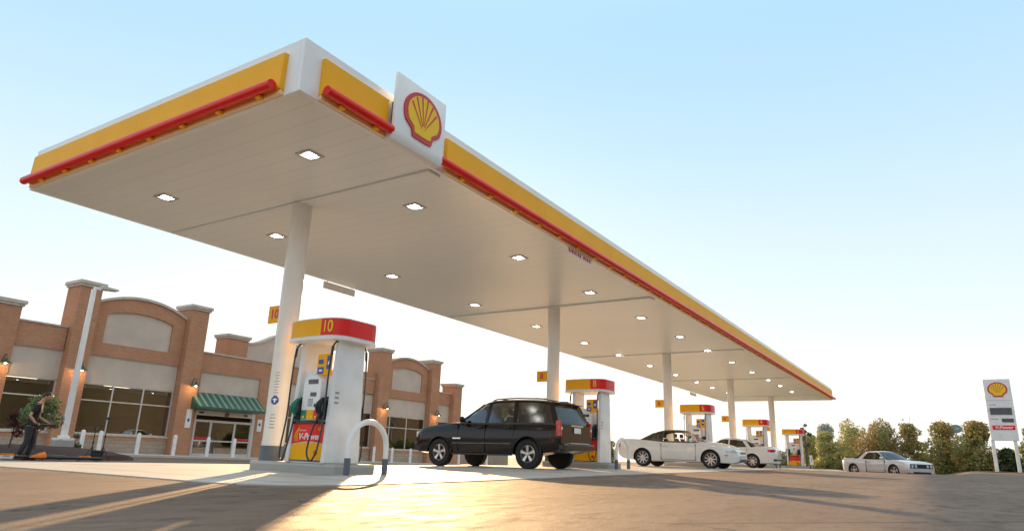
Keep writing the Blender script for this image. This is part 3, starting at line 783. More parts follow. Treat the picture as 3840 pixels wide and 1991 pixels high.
def pier(x0, x1, ztop, cap=True, y=SY - .42, yb=SY + 1.0, z0=None, nm='pier'):
    o = SB([((x0, y, z0 if z0 is not None else zb(x0) - .4), (x1, yb, ztop))], nm, 'brick')
    if cap:
        SB([((x0 - .08, y - .08, ztop), (x1 + .08, yb + .08, ztop + .12)), ((x0 - .15, y - .15, ztop + .12), (x1 + .15, yb + .15, ztop + .30))], 'pier_cap', 'coping', bevel=.02, parent=o)
    return o
# left wing
pier(12.4, 14.62, 6.30, y=SY - .12)
SB([((14.62, SY, 4.50), (16.9, SY + .5, 5.66))], 'parapet', 'brick'); SB([((14.62, SY - .06, 5.66), (16.9, SY + .56, 5.74))], 'coping', 'coping')
bay_common(14.62, 16.95, 0, [])
SB([((6, SY + .01, zb(6)), (12.4, SY + .5, 5.66))], 'left_wall', 'brick'); window(8.0, 11.6, .47, 3.0, [9.8], 2.15)
pier(16.95, 18.03, 7.90)
arch_bay(18.05, 23.28); bay_common(18.05, 23.28, 0, [19.82, 21.50])
pier(23.30, 24.44, 7.88)
# entrance wing
SB([((24.44, SY, 4.38), (39.75, SY + .5, 5.50))], 'parapet', 'brick'); SB([((24.44, SY - .06, 5.50), (39.75, SY + .56, 5.58))], 'coping', 'coping')
SB([((24.44, SY, zb(24)), (24.80, SY + .4, 4.38))], 'wall', 'brick'); SB([((29.08, SY, zb(29) - .2), (30.2, SY + .4, 4.38))], 'wall', 'brick')
SB([((24.80, SY + .10, 3.0), (29.08, SY + .45, 4.38))], 'sign_panel', 'eifs')
SB([((24.80, SY + .04, 4.345), (29.08, SY + .10, 4.38))], 'panel_trim', 'coping')
bay_common(30.2, 34.6, -.06, [31.7, 33.1]); SB([((34.6, SY, zb(35) - .2), (35.4, SY + .4, 4.44))], 'wall', 'brick')
bay_common(35.4, 39.75, -.10, [36.9, 38.3], zp=4.42)
# sliding doors
door = SB([((24.80, SY + .02, 1.82), (29.08, SY + .30, 2.10)), ((24.80, SY + .02, wz(25)), (24.90, SY + .22, 1.82)), ((28.86, SY + .02, wz(29)), (29.08, SY + .22, 1.82)), ((24.90, SY + .03, 1.50), (28.86, SY + .2, 1.56))], 'entrance', 'frame')
SB([((24.80, SY + .08, 2.10), (29.08, SY + .3, 3.0))], 'head_panel', 'frame', parent=door)
DX = [24.90, 25.9, 26.0, 27.6, 27.72, 28.86]
for a, c in ((24.90, 25.98), (25.98, 27.66), (27.66, 28.86)):
    z0_, z1_ = wz(27) - .06, 1.50
    SB([((a + .002, SY + .05, z0_), (a + .07, SY + .12, z1_)), ((c - .07, SY + .05, z0_), (c - .002, SY + .12, z1_)), ((a + .07, SY + .05, z0_), (c - .07, SY + .12, z0_ + .22)), ((a + .07, SY + .05, z1_ - .07), (c - .07, SY + .12, z1_)), ((a + .07, SY + .055, .30), (c - .07, SY + .115, .38))], 'door_leaf', 'frame', parent=door)
SB([((24.97, SY + .08, wz(27) + .1), (28.80, SY + .09, 1.45))], 'door_pane', 'glass', parent=door)
for xx in ((24.99, 25.85), (27.75, 28.75)): SB([((xx[0], SY + .04, .42), (xx[1], SY + .05, .55))], 'red_door_strip', 'lred', parent=door)
SB([((25.05, SY - .002, 1.92), (25.35, SY + .018, 2.02)), ((28.2, SY - .002, 1.92), (28.45, SY + .018, 2.02))], 'door_sensor', 'black', parent=door)
mb = MB(); mb.lathe([(.02, SY - .004), (.16, SY - .004), (.16, SY + .018), (.02, SY + .018)], 20, (26.95, 0, 1.93), 'y'); mb.build('door_medallion', 'tan', door)
# awning
AX0, AX1, AZ0, AZ1, AY = 24.15, 28.95, 2.2, 3.14, SY - 1.15
mb = MB(); mb.prism([(AX0, SY - .01, AZ1), (AX0, AY, AZ0 + .06), (AX0, AY, AZ0 - .06), (AX0, SY - .01, AZ0 - .06)], (AX1 - AX0, 0, 0)); aw = mb.build('awning', 'green', shop)
mb = MB(); k = 0; x = AX0 + .12
nrm_ = Vector((0, -(AZ1 - AZ0 - .06), -(SY - AY))).normalized() * -1
while x < AX1 - .2:
    mb.loft([[(x, SY - .02, AZ1 + .012), (x + .15, SY - .02, AZ1 + .012), (x + .15, SY - .02, AZ1 + .002), (x, SY - .02, AZ1 + .002)], [(x, AY + .002, AZ0 + .075), (x + .15, AY + .002, AZ0 + .075), (x + .15, AY + .002, AZ0 + .063), (x, AY + .002, AZ0 + .063)]]); x += .44
mb.build('awning_seam', 'gseam', aw)
# right tower bay
pier(39.80, 41.03, 7.76); pier(38.5, 39.75, 6.02, cap=False, y=SY - .02, nm='low_pier', z0=5.6)
arch_bay(41.05, 46.25, -.2); bay_common(41.05, 46.25, -.16, [41.9, 43.95])
pier(46.28, 47.45, 7.66)
SB([((47.45, SY, 4.28), (49.6, SY + .5, 5.30))], 'parapet', 'brick'); SB([((47.45, SY - .06, 5.30), (49.6, SY + .56, 5.38))], 'coping', 'coping')
bay_common(47.45, 49.6, -.22, [])
pier(49.6, 50.75, 5.98)
# rear tower with swept gable
pier(28.45, 30.1, 7.22, y=SY + 3.2, yb=SY + 4.5, z0=4.5, nm='rear_pier')
mb = MB(); pts = [(30.1, 7.05), (30.8, 7.12), (31.6, 7.42), (32.6, 7.95), (33.6, 8.3), (34.6, 8.3), (35.6, 7.95), (36.6, 7.42), (37.3, 7.12), (38, 7.05)]
mb.loft([[(x, SY + 3.5, 4.5), (x, SY + 4.1, 4.5), (x, SY + 4.1, z), (x, SY + 3.5, z)] for x, z in pts]); mb.build('swept_gable', 'eifs', shop)
mb = MB(); mb.loft([[(x, SY + 3.4, z), (x, SY + 4.2, z), (x, SY + 4.2, z + .14), (x, SY + 3.4, z + .14)] for x, z in pts]); mb.build('gable_coping', 'coping', shop)
# interior, roof and side walls
SB([((6, SY + .5, 3.3), (50.7, SY + 18, 3.5))], 'roof_slab', 'interior')
SB([((6, SY + 17.7, -1.4), (50.7, SY + 18, 5.4)), ((6, SY + .5, -1.4), (6.3, SY + 17.7, 5.4)), ((50.4, SY + 1.0, -1.4), (50.7, SY + 17.7, 5.2))], 'rear_wall', 'brick')
SB([((6.4, SY + 7.0, -1.0), (50.3, SY + 7.2, 3.3))], 'interior_wall', 'interior')
SB([((6.3, SY + .45, -1.0), (50.3, SY + 7.0, -.58))], 'shop_floor', 'interior')
random.seed(4)
mb = MB(); x = 15
while x < 49:
    w = random.uniform(.8, 2.2); mb.box((x, SY + 2.4 + random.random(), -.58), (x + w, SY + 3.9, random.uniform(.5, 1.25))); x += w + random.uniform(.3, 1.6)
mb.build('display_shelving', 'shelf', shop)
for k in range(7):
    mb = MB(); mb.box((16 + k * 5, SY + 3.2, 3.2), (17.4 + k * 5, SY + 3.5, 3.28)); mb.build('ceiling_lamp', 'lit2', shop)
# glass reflections need what stands across the road: a wood on the far side
def leaf_cloud(centers, radii, n, size, rnd, flat=1.0):
    cs = np.array(centers); rs = np.array(radii); w = rs[:, 0] * rs[:, 1] * rs[:, 2]; idx = rnd.choice(len(cs), n, p=w / w.sum())
    d = rnd.normal(size=(n, 3)); d /= np.linalg.norm(d, axis=1)[:, None]; rr = rnd.uniform(.35, 1.0, n) ** .6
    p = cs[idx] + d * rr[:, None] * rs[idx]
    a = rnd.normal(size=(n, 3)); a /= np.linalg.norm(a, axis=1)[:, None]; b = np.cross(a, rnd.normal(size=(n, 3))); b /= np.linalg.norm(b, axis=1)[:, None]
    s = size * rnd.uniform(.6, 1.4, n)[:, None]
    v = np.stack([p - a * s, p - b * s * .55, p + a * s, p + b * s * .55], 1).reshape(-1, 3)
    return v, np.arange(4 * n).reshape(-1, 4)
def leaf_obj(name, material, v, f, parent=None):
    me = bpy.data.meshes.new(name); me.from_pydata(v.tolist(), [], f.tolist()); me.materials.append(M[material])
    o = bpy.data.objects.new(name, me); C.objects.link(o); o.parent = parent; return o
rnd = np.random.default_rng(5)
cs, rs = [], []
for x in np.arange(-50, 210, 3.2):
    for z_ in (12.4, 14): cs.append((x + rnd.uniform(-.8, .8), -60 + rnd.uniform(-.7, .7), z_ + rnd.uniform(-.6, .6))); rs.append((2.7, 1.8, 2.2))
v, f = leaf_cloud(cs, rs, 9000, .35, rnd)
mb = MB(); rows = []
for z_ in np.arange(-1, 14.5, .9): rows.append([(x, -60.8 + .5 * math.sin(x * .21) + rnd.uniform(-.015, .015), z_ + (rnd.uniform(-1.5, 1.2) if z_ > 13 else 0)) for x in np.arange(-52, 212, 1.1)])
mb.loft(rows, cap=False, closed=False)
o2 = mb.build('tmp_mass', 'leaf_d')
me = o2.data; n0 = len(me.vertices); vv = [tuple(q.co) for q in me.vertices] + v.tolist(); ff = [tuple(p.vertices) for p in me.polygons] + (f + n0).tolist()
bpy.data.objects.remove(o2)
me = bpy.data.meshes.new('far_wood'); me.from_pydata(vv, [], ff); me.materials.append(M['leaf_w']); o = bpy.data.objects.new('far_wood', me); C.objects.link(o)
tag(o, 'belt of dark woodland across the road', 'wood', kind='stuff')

# gooseneck wall lamps with real light
G0 = None
GL = ['green gooseneck wall lamp on the tall brick pier behind the white light pole', 'green gooseneck wall lamp on the brick pier left of the shop awning', 'green gooseneck wall lamp on the tall pier right of the nearest pump', 'green gooseneck wall lamp on the second pier of the far brick arch', 'green gooseneck wall lamp on the leftmost brick pier']
for i, (x, z, y) in enumerate(((17.6, 3.55, SY - .42), (24.0, 3.42, SY - .42), (40.5, 3.35, SY - .42), (47.0, 3.25, SY - .42), (14.3, 3.5, SY - .12))):
    t = thing('wall_lamp', GL[i], 'wall lamp', (x, y, z), 0, 'gooseneck lamps on the brick piers')
    if G0 is None:
        mb = MB(); mb.tube([(0, 0, -.05), (0, -.05, .25), (0, -.18, .42), (0, -.36, .40), (0, -.42, .22)], .022, 8); mb.lathe([(.07, 0), (.07, -.03)], 12, (0, 0, 0), 'y'); a = mb.build('arm', 'green', t, smooth=True)
        mb = MB(); mb.lathe([(.06, .22), (.08, .12), (.26, .0), (.27, -.03), (.25, -.03), (.07, .09)], 18, (0, -.42, 0)); b = mb.build('lamp_shade', 'green', t, smooth=True)
        mb = MB(); mb.ball((0, -.42, .0), .06, 2); c = mb.build('bulb', 'litw', t, smooth=True)
        G0 = t
    else:
        for ch in kids(G0):
            if ch.type == 'MESH': q = ch.copy(); C.objects.link(q); q.parent = t
    ld = bpy.data.lights.new('lamp_light', 'POINT'); ld.energy = 6; ld.color = (1, .62, .28); ld.shadow_soft_size = .06
    lo = bpy.data.objects.new('lamp_light', ld); C.objects.link(lo); lo.parent = t; lo.location = (0, -.42, -.07)
# notices on the piers
for i, (x, z0_, z1_, y, lab) in enumerate(((24.12, 1.02, 2.08, SY - .42, 'white accessibility notice on the brick pier left of the shop doors'), (29.42, 1.05, 1.80, SY, 'white accessibility notice on the brick wall right of the shop doors'))):
    t = thing('wall_notice', lab, 'sign', (x, y, z0_))
    mb = MB(); mb.box((-.17, -.03, 0), (.17, -.002, z1_ - z0_)); mb.build('plate', 'white', t)
    mb = MB(); mb.box((-.07, -.034, .35), (.07, -.0305, .52)); mb.build('blue_symbol', 'blue', t)
# bollards
BX = [17.5, 18.35, 20.27, 22.28, 24.3, 26.0, 28.0, 37.75, 39.7, 41.8, 46.0, 48.1, 52.3]
BLB = ['white bollard beside the low shrub, leftmost of the row', 'white bollard just behind the tripod stands', 'white bollard under the middle of the shop window', 'white bollard at the right end of the shop window', 'white bollard on the pavement in front of the brick pier left of the doors', 'white bollard before the left sliding door', 'white bollard before the right sliding door', 'white bollard seen inside the near hoop guard', 'white bollard just right of the near hoop guard', 'white bollard left of the SUV front bumper', 'white bollard seen under the SUV, nearest its front wheel', 'white bollard seen under the SUV, middle of three', 'white bollard seen under the SUV, nearest its rear wheel']
B0 = None
for x, lab in zip(BX, BLB):
    z = wz(x) - .03
    if B0 is None:
        B0 = MB().lathe([(.10, 0), (.10, 1.0), (.085, 1.06), (.045, 1.09), (.004, 1.10)], 16).build('bollard', 'white', smooth=True); o = B0
    else: o = B0.copy(); C.objects.link(o)
    o.location = (x, 35.6, z); tag(o, lab, 'bollard', 'bollards along the shop pavement')
# low block wall beyond the shop
t = thing('low_wall', 'low tan block wall seen beneath the black SUV', 'wall', (56, 39.5, -1.2))
mb = MB(); mb.box((-4.5, 0, 0), (6, .3, 1.5)); mb.build('blockwork', 'block', t); mb = MB(); mb.box((-4.6, -.05, 1.5), (6.1, .35, 1.6)); mb.build('wall_cap', 'coping', t)

# ------------------------------------------------------------------ light pole, planting, street kit on the left
LPX, LPY = 14.03, 30.0
zg = gz(LPX, LPY)
t = thing('light_pole', 'tall white square light pole on round concrete pedestal before the shop', 'light pole', (LPX, LPY, zg))
MB().lathe([(.40, 0), (.40, .60), (.36, .63), (.02, .63)], 24).build('pedestal', 'kerb', t, smooth=True)
mb = MB(); mb.box((-.3, -.3, .63), (.3, .3, .70)); mb.box((-.16, -.16, .70), (.16, .16, .80)); mb.build('base_plate', 'white', t, bevel=.01)
PH = 6.24 - zg
mb = MB(); mb.loft([[(-.10, -.10, .79), (.10, -.10, .79), (.10, .10, .79), (-.10, .10, .79)], [(-.075, -.075, PH), (.075, -.075, PH), (.075, .075, PH), (-.075, .075, PH)]]); mb.build('pole', 'white', t, bevel=.01)
mb = MB(); mb.box((-.02, -.03, PH + .02), (.28, .03, PH + .12)); mb.build('arm', 'white', t)
mb = MB(); mb.loft([[(.26, -.2, PH + .04), (.26, .2, PH + .04), (.26, .2, PH + .2), (.26, -.2, PH + .2)], [(.95, -.16, PH + .10), (.95, .16, PH + .10), (.95, .16, PH + .17), (.95, -.16, PH + .17)]]); mb.build('lamp_head', 'coping', t, bevel=.01)
# mulched planting island
mb = MB(); rings = []
for r_, h_ in ((1.0, 0.0), (.97, .16), (.8, .26), (.5, .36), (.15, .40)):
    rings.append([(10.6 + 3.7 * r_ * math.cos(a), 26.3 + 4.2 * r_ * math.sin(a), gz(10.6 + 3.7 * r_ * math.cos(a), 26.3 + 4.2 * r_ * math.sin(a)) + h_ - .03 + .04 * math.sin(a * 7 + r_ * 9)) for a in [2 * PI * k / 36 for k in range(36)]])
mb.loft(rings); tag(mb.build('mulch_bed', 'mulch', smooth=True), kind='structure')
def tree(name, label, loc, h, w, m, n, size, trunk=.12, clear=.25, seed=0, group=None, cat='tree', leafy=1.0, clumps=16, extra=None):
    rd = np.random.default_rng(seed); t = thing(name, label, cat, loc, 0, group)
    mb = MB(); top = h * .8; off = rd.uniform(-.06, .06, 2) * h
    pts = [(0, 0, -.3), (off[0] * .3, off[1] * .3, h * .3), (off[0], off[1], top)]
    mb.tube(pts, [trunk, trunk * .75, trunk * .15], 8)
    cs, rs = [], []
    for k in range(clumps):
        u = rd.uniform(0, 1) ** 1.25; zz = h * (clear + (1 - clear) * (.10 + .82 * u)); sp = w / 2 * (1 - max(0, u - .25) ** 1.5 * 1.05)
        a = rd.uniform(0, 2 * PI); r_ = sp * rd.uniform(.2, .85)
        c = (r_ * math.cos(a), r_ * math.sin(a), zz); cs.append(c)
        q = w * rd.uniform(.14, .27) * leafy; rs.append((q, q, q * rd.uniform(.7, 1.1)))
        mb.tube([(off[0] * .4, off[1] * .4, max(.2, zz * .55)), (c[0] * .5, c[1] * .5, zz * .82), c], [trunk * .35, trunk * .2, trunk * .05], 5)
    mb.build('trunk', 'bark', t, smooth=True)
    if extra:
        for c, r_ in extra: cs.append(c); rs.append(r_); mb = MB(); mb.tube([(0, 0, h * .5), (c[0] * .6, c[1] * .6, c[2] * .85), c], [.03, .02, .008], 5); mb.build('branch', 'bark', t)
    v, f = leaf_cloud(cs, rs, n, size, rd); leaf_obj('crown', m, v, f, t)
    return t
tree('small_tree', 'small green ornamental tree in the mulch bed behind the bending person', (10.1, 23.2, gz(10.1, 23.2) + .2), 1.75, 1.25, 'leaf_s', 1500, .045, .035, .42, 3, clumps=14)
tree('dark_red_shrub', 'dark red leaved shrub in the mulch bed at the left edge', (9.75, 24.0, gz(9.75, 24) + .2), 1.15, .6, 'leaf_r', 600, .04, .03, .3, 4, cat='shrub', clumps=8)
tree('low_shrub', 'low upright green shrub between the light pole and the first bollard', (14.55, 30.1, gz(15, 30) + .02), .98, .55, 'leaf_s', 700, .05, .03, .05, 6, cat='shrub', clumps=9)

# person bending forward over equipment, skin-modifier body
def skinned(name, pts, edges, m, parent, root=0, sub=2):
    me = bpy.data.meshes.new(name); me.from_pydata([p[:3] for p in pts], edges, []); o = bpy.data.objects.new(name, me); C.objects.link(o)
    o.modifiers.new('skin', 'SKIN'); s = o.modifiers.new('sub', 'SUBSURF'); s.levels = sub; s.render_levels = sub
    sv = me.skin_vertices[0].data
    for i, p in enumerate(pts): sv[i].radius = (p[3], p[4] if len(p) > 4 else p[3]); sv[i].use_root = (i == root)
    bpy.context.view_layer.update()
    me2 = bpy.data.meshes.new_from_object(o.evaluated_get(bpy.context.evaluated_depsgraph_get()))
    bpy.data.objects.remove(o); me2.materials.clear(); me2.materials.append(M[m]); me2.name = name
    for p in me2.polygons: p.use_smooth = True
    o = bpy.data.objects.new(name, me2); C.objects.link(o); o.parent = parent; return o
PX, PYY = 9.02, 21.2; pz_ = gz(PX, PYY)
per = thing('person', 'person in black t-shirt and dark trousers leaning forward holding a black rail', 'person', (PX, PYY, pz_), R(-32))
# local: x = facing (to the right in the photo), y = away from the viewer, z up
body = [(0, 0, .92, .13, .10), (.02, 0, 1.08, .12, .09), (.05, 0, 1.26, .155, .10), (.10, 0, 1.44, .12, .09), (.135, 0, 1.52, .065), (.17, 0, 1.58, .055), (.20, 0, 1.63, .06), (.21, 0, 1.66, .05),
        (.08, .20, 1.40, .055), (.10, .26, 1.14, .042), (.33, .24, 1.00, .032), (.40, .22, .97, .024),
        (.08, -.20, 1.40, .055), (-.02, -.29, 1.15, .042), (.12, -.27, .98, .032), (.17, -.26, .96, .024),
        (.02, .09, .84, .095), (.06, .11, .50, .062), (.03, .12, .10, .042), (.14, .13, .04, .035),
        (.0, -.09, .84, .095), (.02, -.12, .49, .062), (-.14, -.13, .11, .042), (-.04, -.14, .04, .035)]
ed = [(0, 1), (1, 2), (2, 3), (3, 4), (4, 5), (5, 6), (6, 7), (3, 8), (8, 9), (9, 10), (10, 11), (3, 12), (12, 13), (13, 14), (14, 15), (0, 16), (16, 17), (17, 18), (18, 19), (0, 20), (20, 21), (21, 22), (22, 23)]
bd = skinned('body', body, ed, 'skin', per)
def add_head(o, c, tilt=0.5, s=1.0):
    bm = bmesh.new(); bm.from_mesh(o.data); old = set(bm.verts)
    bmesh.ops.create_uvsphere(bm, u_segments=20, v_segments=14, radius=1)
    new = [v for v in bm.verts if v not in old]
    for v in new:
        x, y, z = v.co
        w = 1 - .22 * max(0, -z) - .05 * max(0, z); fwd = .10 * max(0, -z) * max(0, x)
        nose = .22 * math.exp(-((y / .16) ** 2) - ((z + .08) / .20) ** 2) if x > .3 else 0
        eye = -.07 * (math.exp(-(((abs(y) - .36) / .16) ** 2) - ((z - .12) / .12) ** 2)) if x > .3 else 0
        ear = .14 * math.exp(-((x / .18) ** 2) - ((z / .22) ** 2)) * (1 if abs(y) > .8 else 0)
        v.co = Vector(((x * (1 + nose + eye) + fwd) * .098 * s, (y * w + math.copysign(ear, y)) * .078 * s, z * .122 * s))
    rm = Matrix.Translation(c) @ Matrix.Rotation(tilt, 4, 'Y')
    for v in new: v.co = rm @ v.co
    for f in bm.faces: f.smooth = True
    bm.to_mesh(o.data); bm.free()
def cap_hair(parent, c, tilt, s=1.0, m='hair'):
    mb = MB(); bmesh.ops.create_uvsphere(mb.bm, u_segments=20, v_segments=12, radius=1)
    for v in list(mb.bm.verts):
        if v.co.z < -.15 + (.55 if v.co.x > .35 else 0) and not (v.co.x < -.2 and v.co.z > -.6): mb.bm.verts.remove(v)
    rm = Matrix.Translation(c) @ Matrix.Rotation(tilt, 4, 'Y')
    for v in mb.bm.verts: v.co = rm @ Vector((v.co.x * .108 * s - .006, v.co.y * .088 * s, v.co.z * .132 * s + .004))
    return mb.build('hair', m, parent, smooth=True, angle=80)
add_head(bd, (.235, 0, 1.69), .5); cap_hair(per, (.235, 0, 1.69), .5)
shirt = [(-.01, 0, .84, .165, .13), (.0, 0, .94, .17, .135), (.02, 0, 1.08, .16, .125), (.05, 0, 1.26, .175, .12), (.095, 0, 1.43, .135, .10), (.12, 0, 1.49, .07), (.08, .21, 1.40, .078), (.09, .25, 1.21, .065), (.08, -.21, 1.40, .078), (.02, -.27, 1.22, .065)]
skinned('t_shirt', shirt, [(0, 1), (1, 2), (2, 3), (3, 4), (4, 5), (4, 6), (6, 7), (4, 8), (8, 9)], 'tshirt', per, 2)
tr = [(0, 0, .93, .14, .115), (.02, .09, .83, .112), (.10, .11, .50, .08), (.04, .12, .10, .068), (.0, -.09, .83, .112), (.02, -.12, .49, .08), (-.13, -.13, .11, .068)]
skinned('trousers', tr, [(0, 1), (1, 2), (2, 3), (0, 4), (4, 5), (5, 6)], 'jeans', per)
for hx, hy, hz, s in ((.40, .22, .97, 1), (.17, -.26, .96, -1)):
    for k in range(5):
        a = (k - 1.5) * .018 if k < 4 else .0
        L_ = (.052, .06, .056, .045, .04)[k]
        if k < 4: pts = [(hx + .01, hy + a, hz, .011), (hx + .05, hy + a * 1.2, hz - .01, .009), (hx + .05 + L_ * .5, hy + a * 1.2, hz - .04, .008), (hx + .04, hy + a * 1.1, hz - .065, .007)]
        else: pts = [(hx, hy - s * .02, hz, .012), (hx + .02, hy - s * .045, hz - .02, .009), (hx + .035, hy - s * .04, hz - .045, .008)]
        skinned('finger', pts, [(i, i + 1) for i in range(len(pts) - 1)], 'skin', bd, 0, 1)
for s, (fx_, fy) in ((1, (.09, .125)), (-1, (-.09, -.135))):
    mb = MB(); mb.loft([[(fx_ - .12, fy - .04, 0), (fx_ - .12, fy + .04, 0), (fx_ - .12, fy + .035, .10), (fx_ - .12, fy - .035, .10)], [(fx_ + .03, fy - .05, 0), (fx_ + .03, fy + .05, 0), (fx_ + .03, fy + .035, .09), (fx_ + .03, fy - .035, .09)], [(fx_ + .17, fy - .035, 0), (fx_ + .17, fy + .035, 0), (fx_ + .17, fy + .025, .04), (fx_ + .17, fy - .025, .04)]])
    mb.build('shoe', 'black', per, smooth=True)
rc = thing('camera_rail', 'short black rail held level in the hands of the person in black', 'rail', (PX, PYY, pz_), R(-32))
mb = MB(); mb.tube([(-.10, -.33, .93), (.30, .05, .93), (.52, .27, .93)], .026, 8); mb.build('rail_tube', 'black', rc, smooth=True)
mb = MB(); mb.box((.42, .17, .86), (.56, .31, .96)); mb.build('rail_head', 'black', rc)

def gbox(name, lab, cat, x, y, sx, sy, sz, m, rz=0, lid=None):
    t = thing(name, lab, cat, (x, y, gz(x, y) + .03), rz)
    mb = MB(); mb.box((-sx / 2, -sy / 2, 0), (sx / 2, sy / 2, sz * .72)); mb.build('case_body', m, t, bevel=.015)
    mb = MB(); mb.box((-sx / 2 - .01, -sy / 2 - .01, sz * .72), (sx / 2 + .01, sy / 2 + .01, sz)); mb.build('case_lid', lid or m, t, bevel=.015)
    mb = MB(); mb.tube([(-.07, -sy / 2 - .02, sz * .5), (-.06, -sy / 2 - .05, sz * .55), (.06, -sy / 2 - .05, sz * .55), (.07, -sy / 2 - .02, sz * .5)], .008, 6); mb.build('handle', 'black', t)
    return t
gbox('equipment_case', 'black equipment case standing left of the tripods', 'case', 10.62, 20.6, .30, .25, .28, 'black', R(-30))
gbox('storage_crate', 'low white crate with orange lid at the left edge of the photo', 'crate', 8.38, 20.6, .27, .22, .13, 'white', R(-30), 'orange')
t = thing('orange_bag', 'bright orange slumped bag at the feet of the bending person', 'bag', (8.98, 20.3, gz(9, 20.3) + .07), R(-30))
mb = MB(); mb.loft([[(-.20, -.10, 0), (.17, -.11, 0), (.18, .1, 0), (-.18, .1, 0)], [(-.15, -.09, .05), (.17, -.10, .09), (.16, .09, .08), (-.13, .09, .05)], [(.0, -.05, .12), (.13, -.05, .17), (.12, .05, .16), (.0, .05, .13)]]); mb.build('bag_body', 'orange', t, bevel=.02); mb = MB(); mb.tube([(-.08, 0, .13), (0, 0, .22), (.09, 0, .17)], .01, 6); mb.build('bag_strap', 'black', t)
t = thing('cable_coil', 'small orange cable coil lying near the black case', 'cable', (10.15, 20.3, gz(10, 20.3) + .08), 0)
mb = MB()
for k in range(3): mb.tube([(.14 * math.cos(a), .10 * math.sin(a), .02 + .015 * k + .01 * math.sin(a * 3)) for a in [2 * PI * q / 16 for q in range(17)]], .012, 6)
mb.build('coil', 'orange', t, smooth=True)
t = thing('dolly_track', 'flat black dolly track lying on the ground under the person', 'track', (9.45, 20.6, gz(9.45, 20.6) + .03), R(-31))
mb = MB()
for s in (-.28, .28): mb.tube([(-1.15, s, .06), (1.15, s, .06)], .03, 8)
mb.build('track_rail', 'black', t, smooth=True)
mb = MB()
for k in range(6): mb.box((-1.1 + k * .42, -.3, 0), (-1.0 + k * .42, .3, .04))
mb.build('track_sleeper', 'black', t)
mb = MB(); mb.box((-.5, -.22, .09), (.3, .22, .12)); mb.build('dolly_board', 'grey', t)
def stand(x, y, h, lab):
    t = thing('tripod_stand', lab, 'tripod', (x, y, gz(x, y) + .03), random.uniform(0, 2), 'black tripod stands by the equipment case')
    mb = MB(); mb.tube([(0, 0, .12), (0, 0, h)], .014, 8); mb.build('mast', 'black', t, smooth=True)
    for k in range(3):
        a = k * 2 * PI / 3; mb = MB(); mb.tube([(0, 0, .38), (.2 * math.cos(a), .2 * math.sin(a), .0)], .011, 6); mb.tube([(0, 0, .16), (.12 * math.cos(a), .12 * math.sin(a), .15)], .008, 6); mb.build('leg', 'black', t)
    mb = MB(); mb.lathe([(.02, h * .55), (.03, h * .56), (.03, h * .60), (.02, h * .61)], 8); mb.tube([(0, 0, h * .58), (.06, 0, h * .58)], .012, 6); mb.build('clamp', 'black', t)
    mb = MB(); mb.box((-.05, -.03, h), (.07, .03, h + .07)); mb.build('stand_head', 'black', t)
stand(10.62, 20.95, .84, 'black tripod stand just behind the equipment case'); stand(10.85, 20.8, 1.14, 'taller black tripod stand at the right end of the equipment')

# ------------------------------------------------------------------ cars
def bool_cut(o, cutter):
    m = o.modifiers.new('cut', 'BOOLEAN'); m.operation = 'DIFFERENCE'; m.object = cutter; m.solver = 'EXACT'; m.material_mode = 'TRANSFER'
    bpy.context.view_layer.update()
    me = bpy.data.meshes.new_from_object(o.evaluated_get(bpy.context.evaluated_depsgraph_get()))
    o.modifiers.clear(); old = o.data; o.data = me; me.name = old.name; bpy.data.meshes.remove(old); bpy.data.objects.remove(cutter)
def pch(x, ks):
    # smooth monotone interpolation through the knots
    X = [k[0] for k in ks]; Y = [k[1] for k in ks]
    if x <= X[0]: return Y[0]
    if x >= X[-1]: return Y[-1]
    i = max(j for j in range(len(X)) if X[j] <= x)
    d = [(Y[j + 1] - Y[j]) / (X[j + 1] - X[j]) for j in range(len(X) - 1)]
    def tg(j):
        if j == 0: return d[0]
        if j == len(X) - 1: return d[-1]
        return 0 if d[j - 1] * d[j] <= 0 else 2 * d[j - 1] * d[j] / (d[j - 1] + d[j])
    h = X[i + 1] - X[i]; t = (x - X[i]) / h
    return (1 + 2 * t) * (1 - t) ** 2 * Y[i] + t * (1 - t) ** 2 * h * tg(i) + t * t * (3 - 2 * t) * Y[i + 1] + t * t * (t - 1) * h * tg(i + 1)
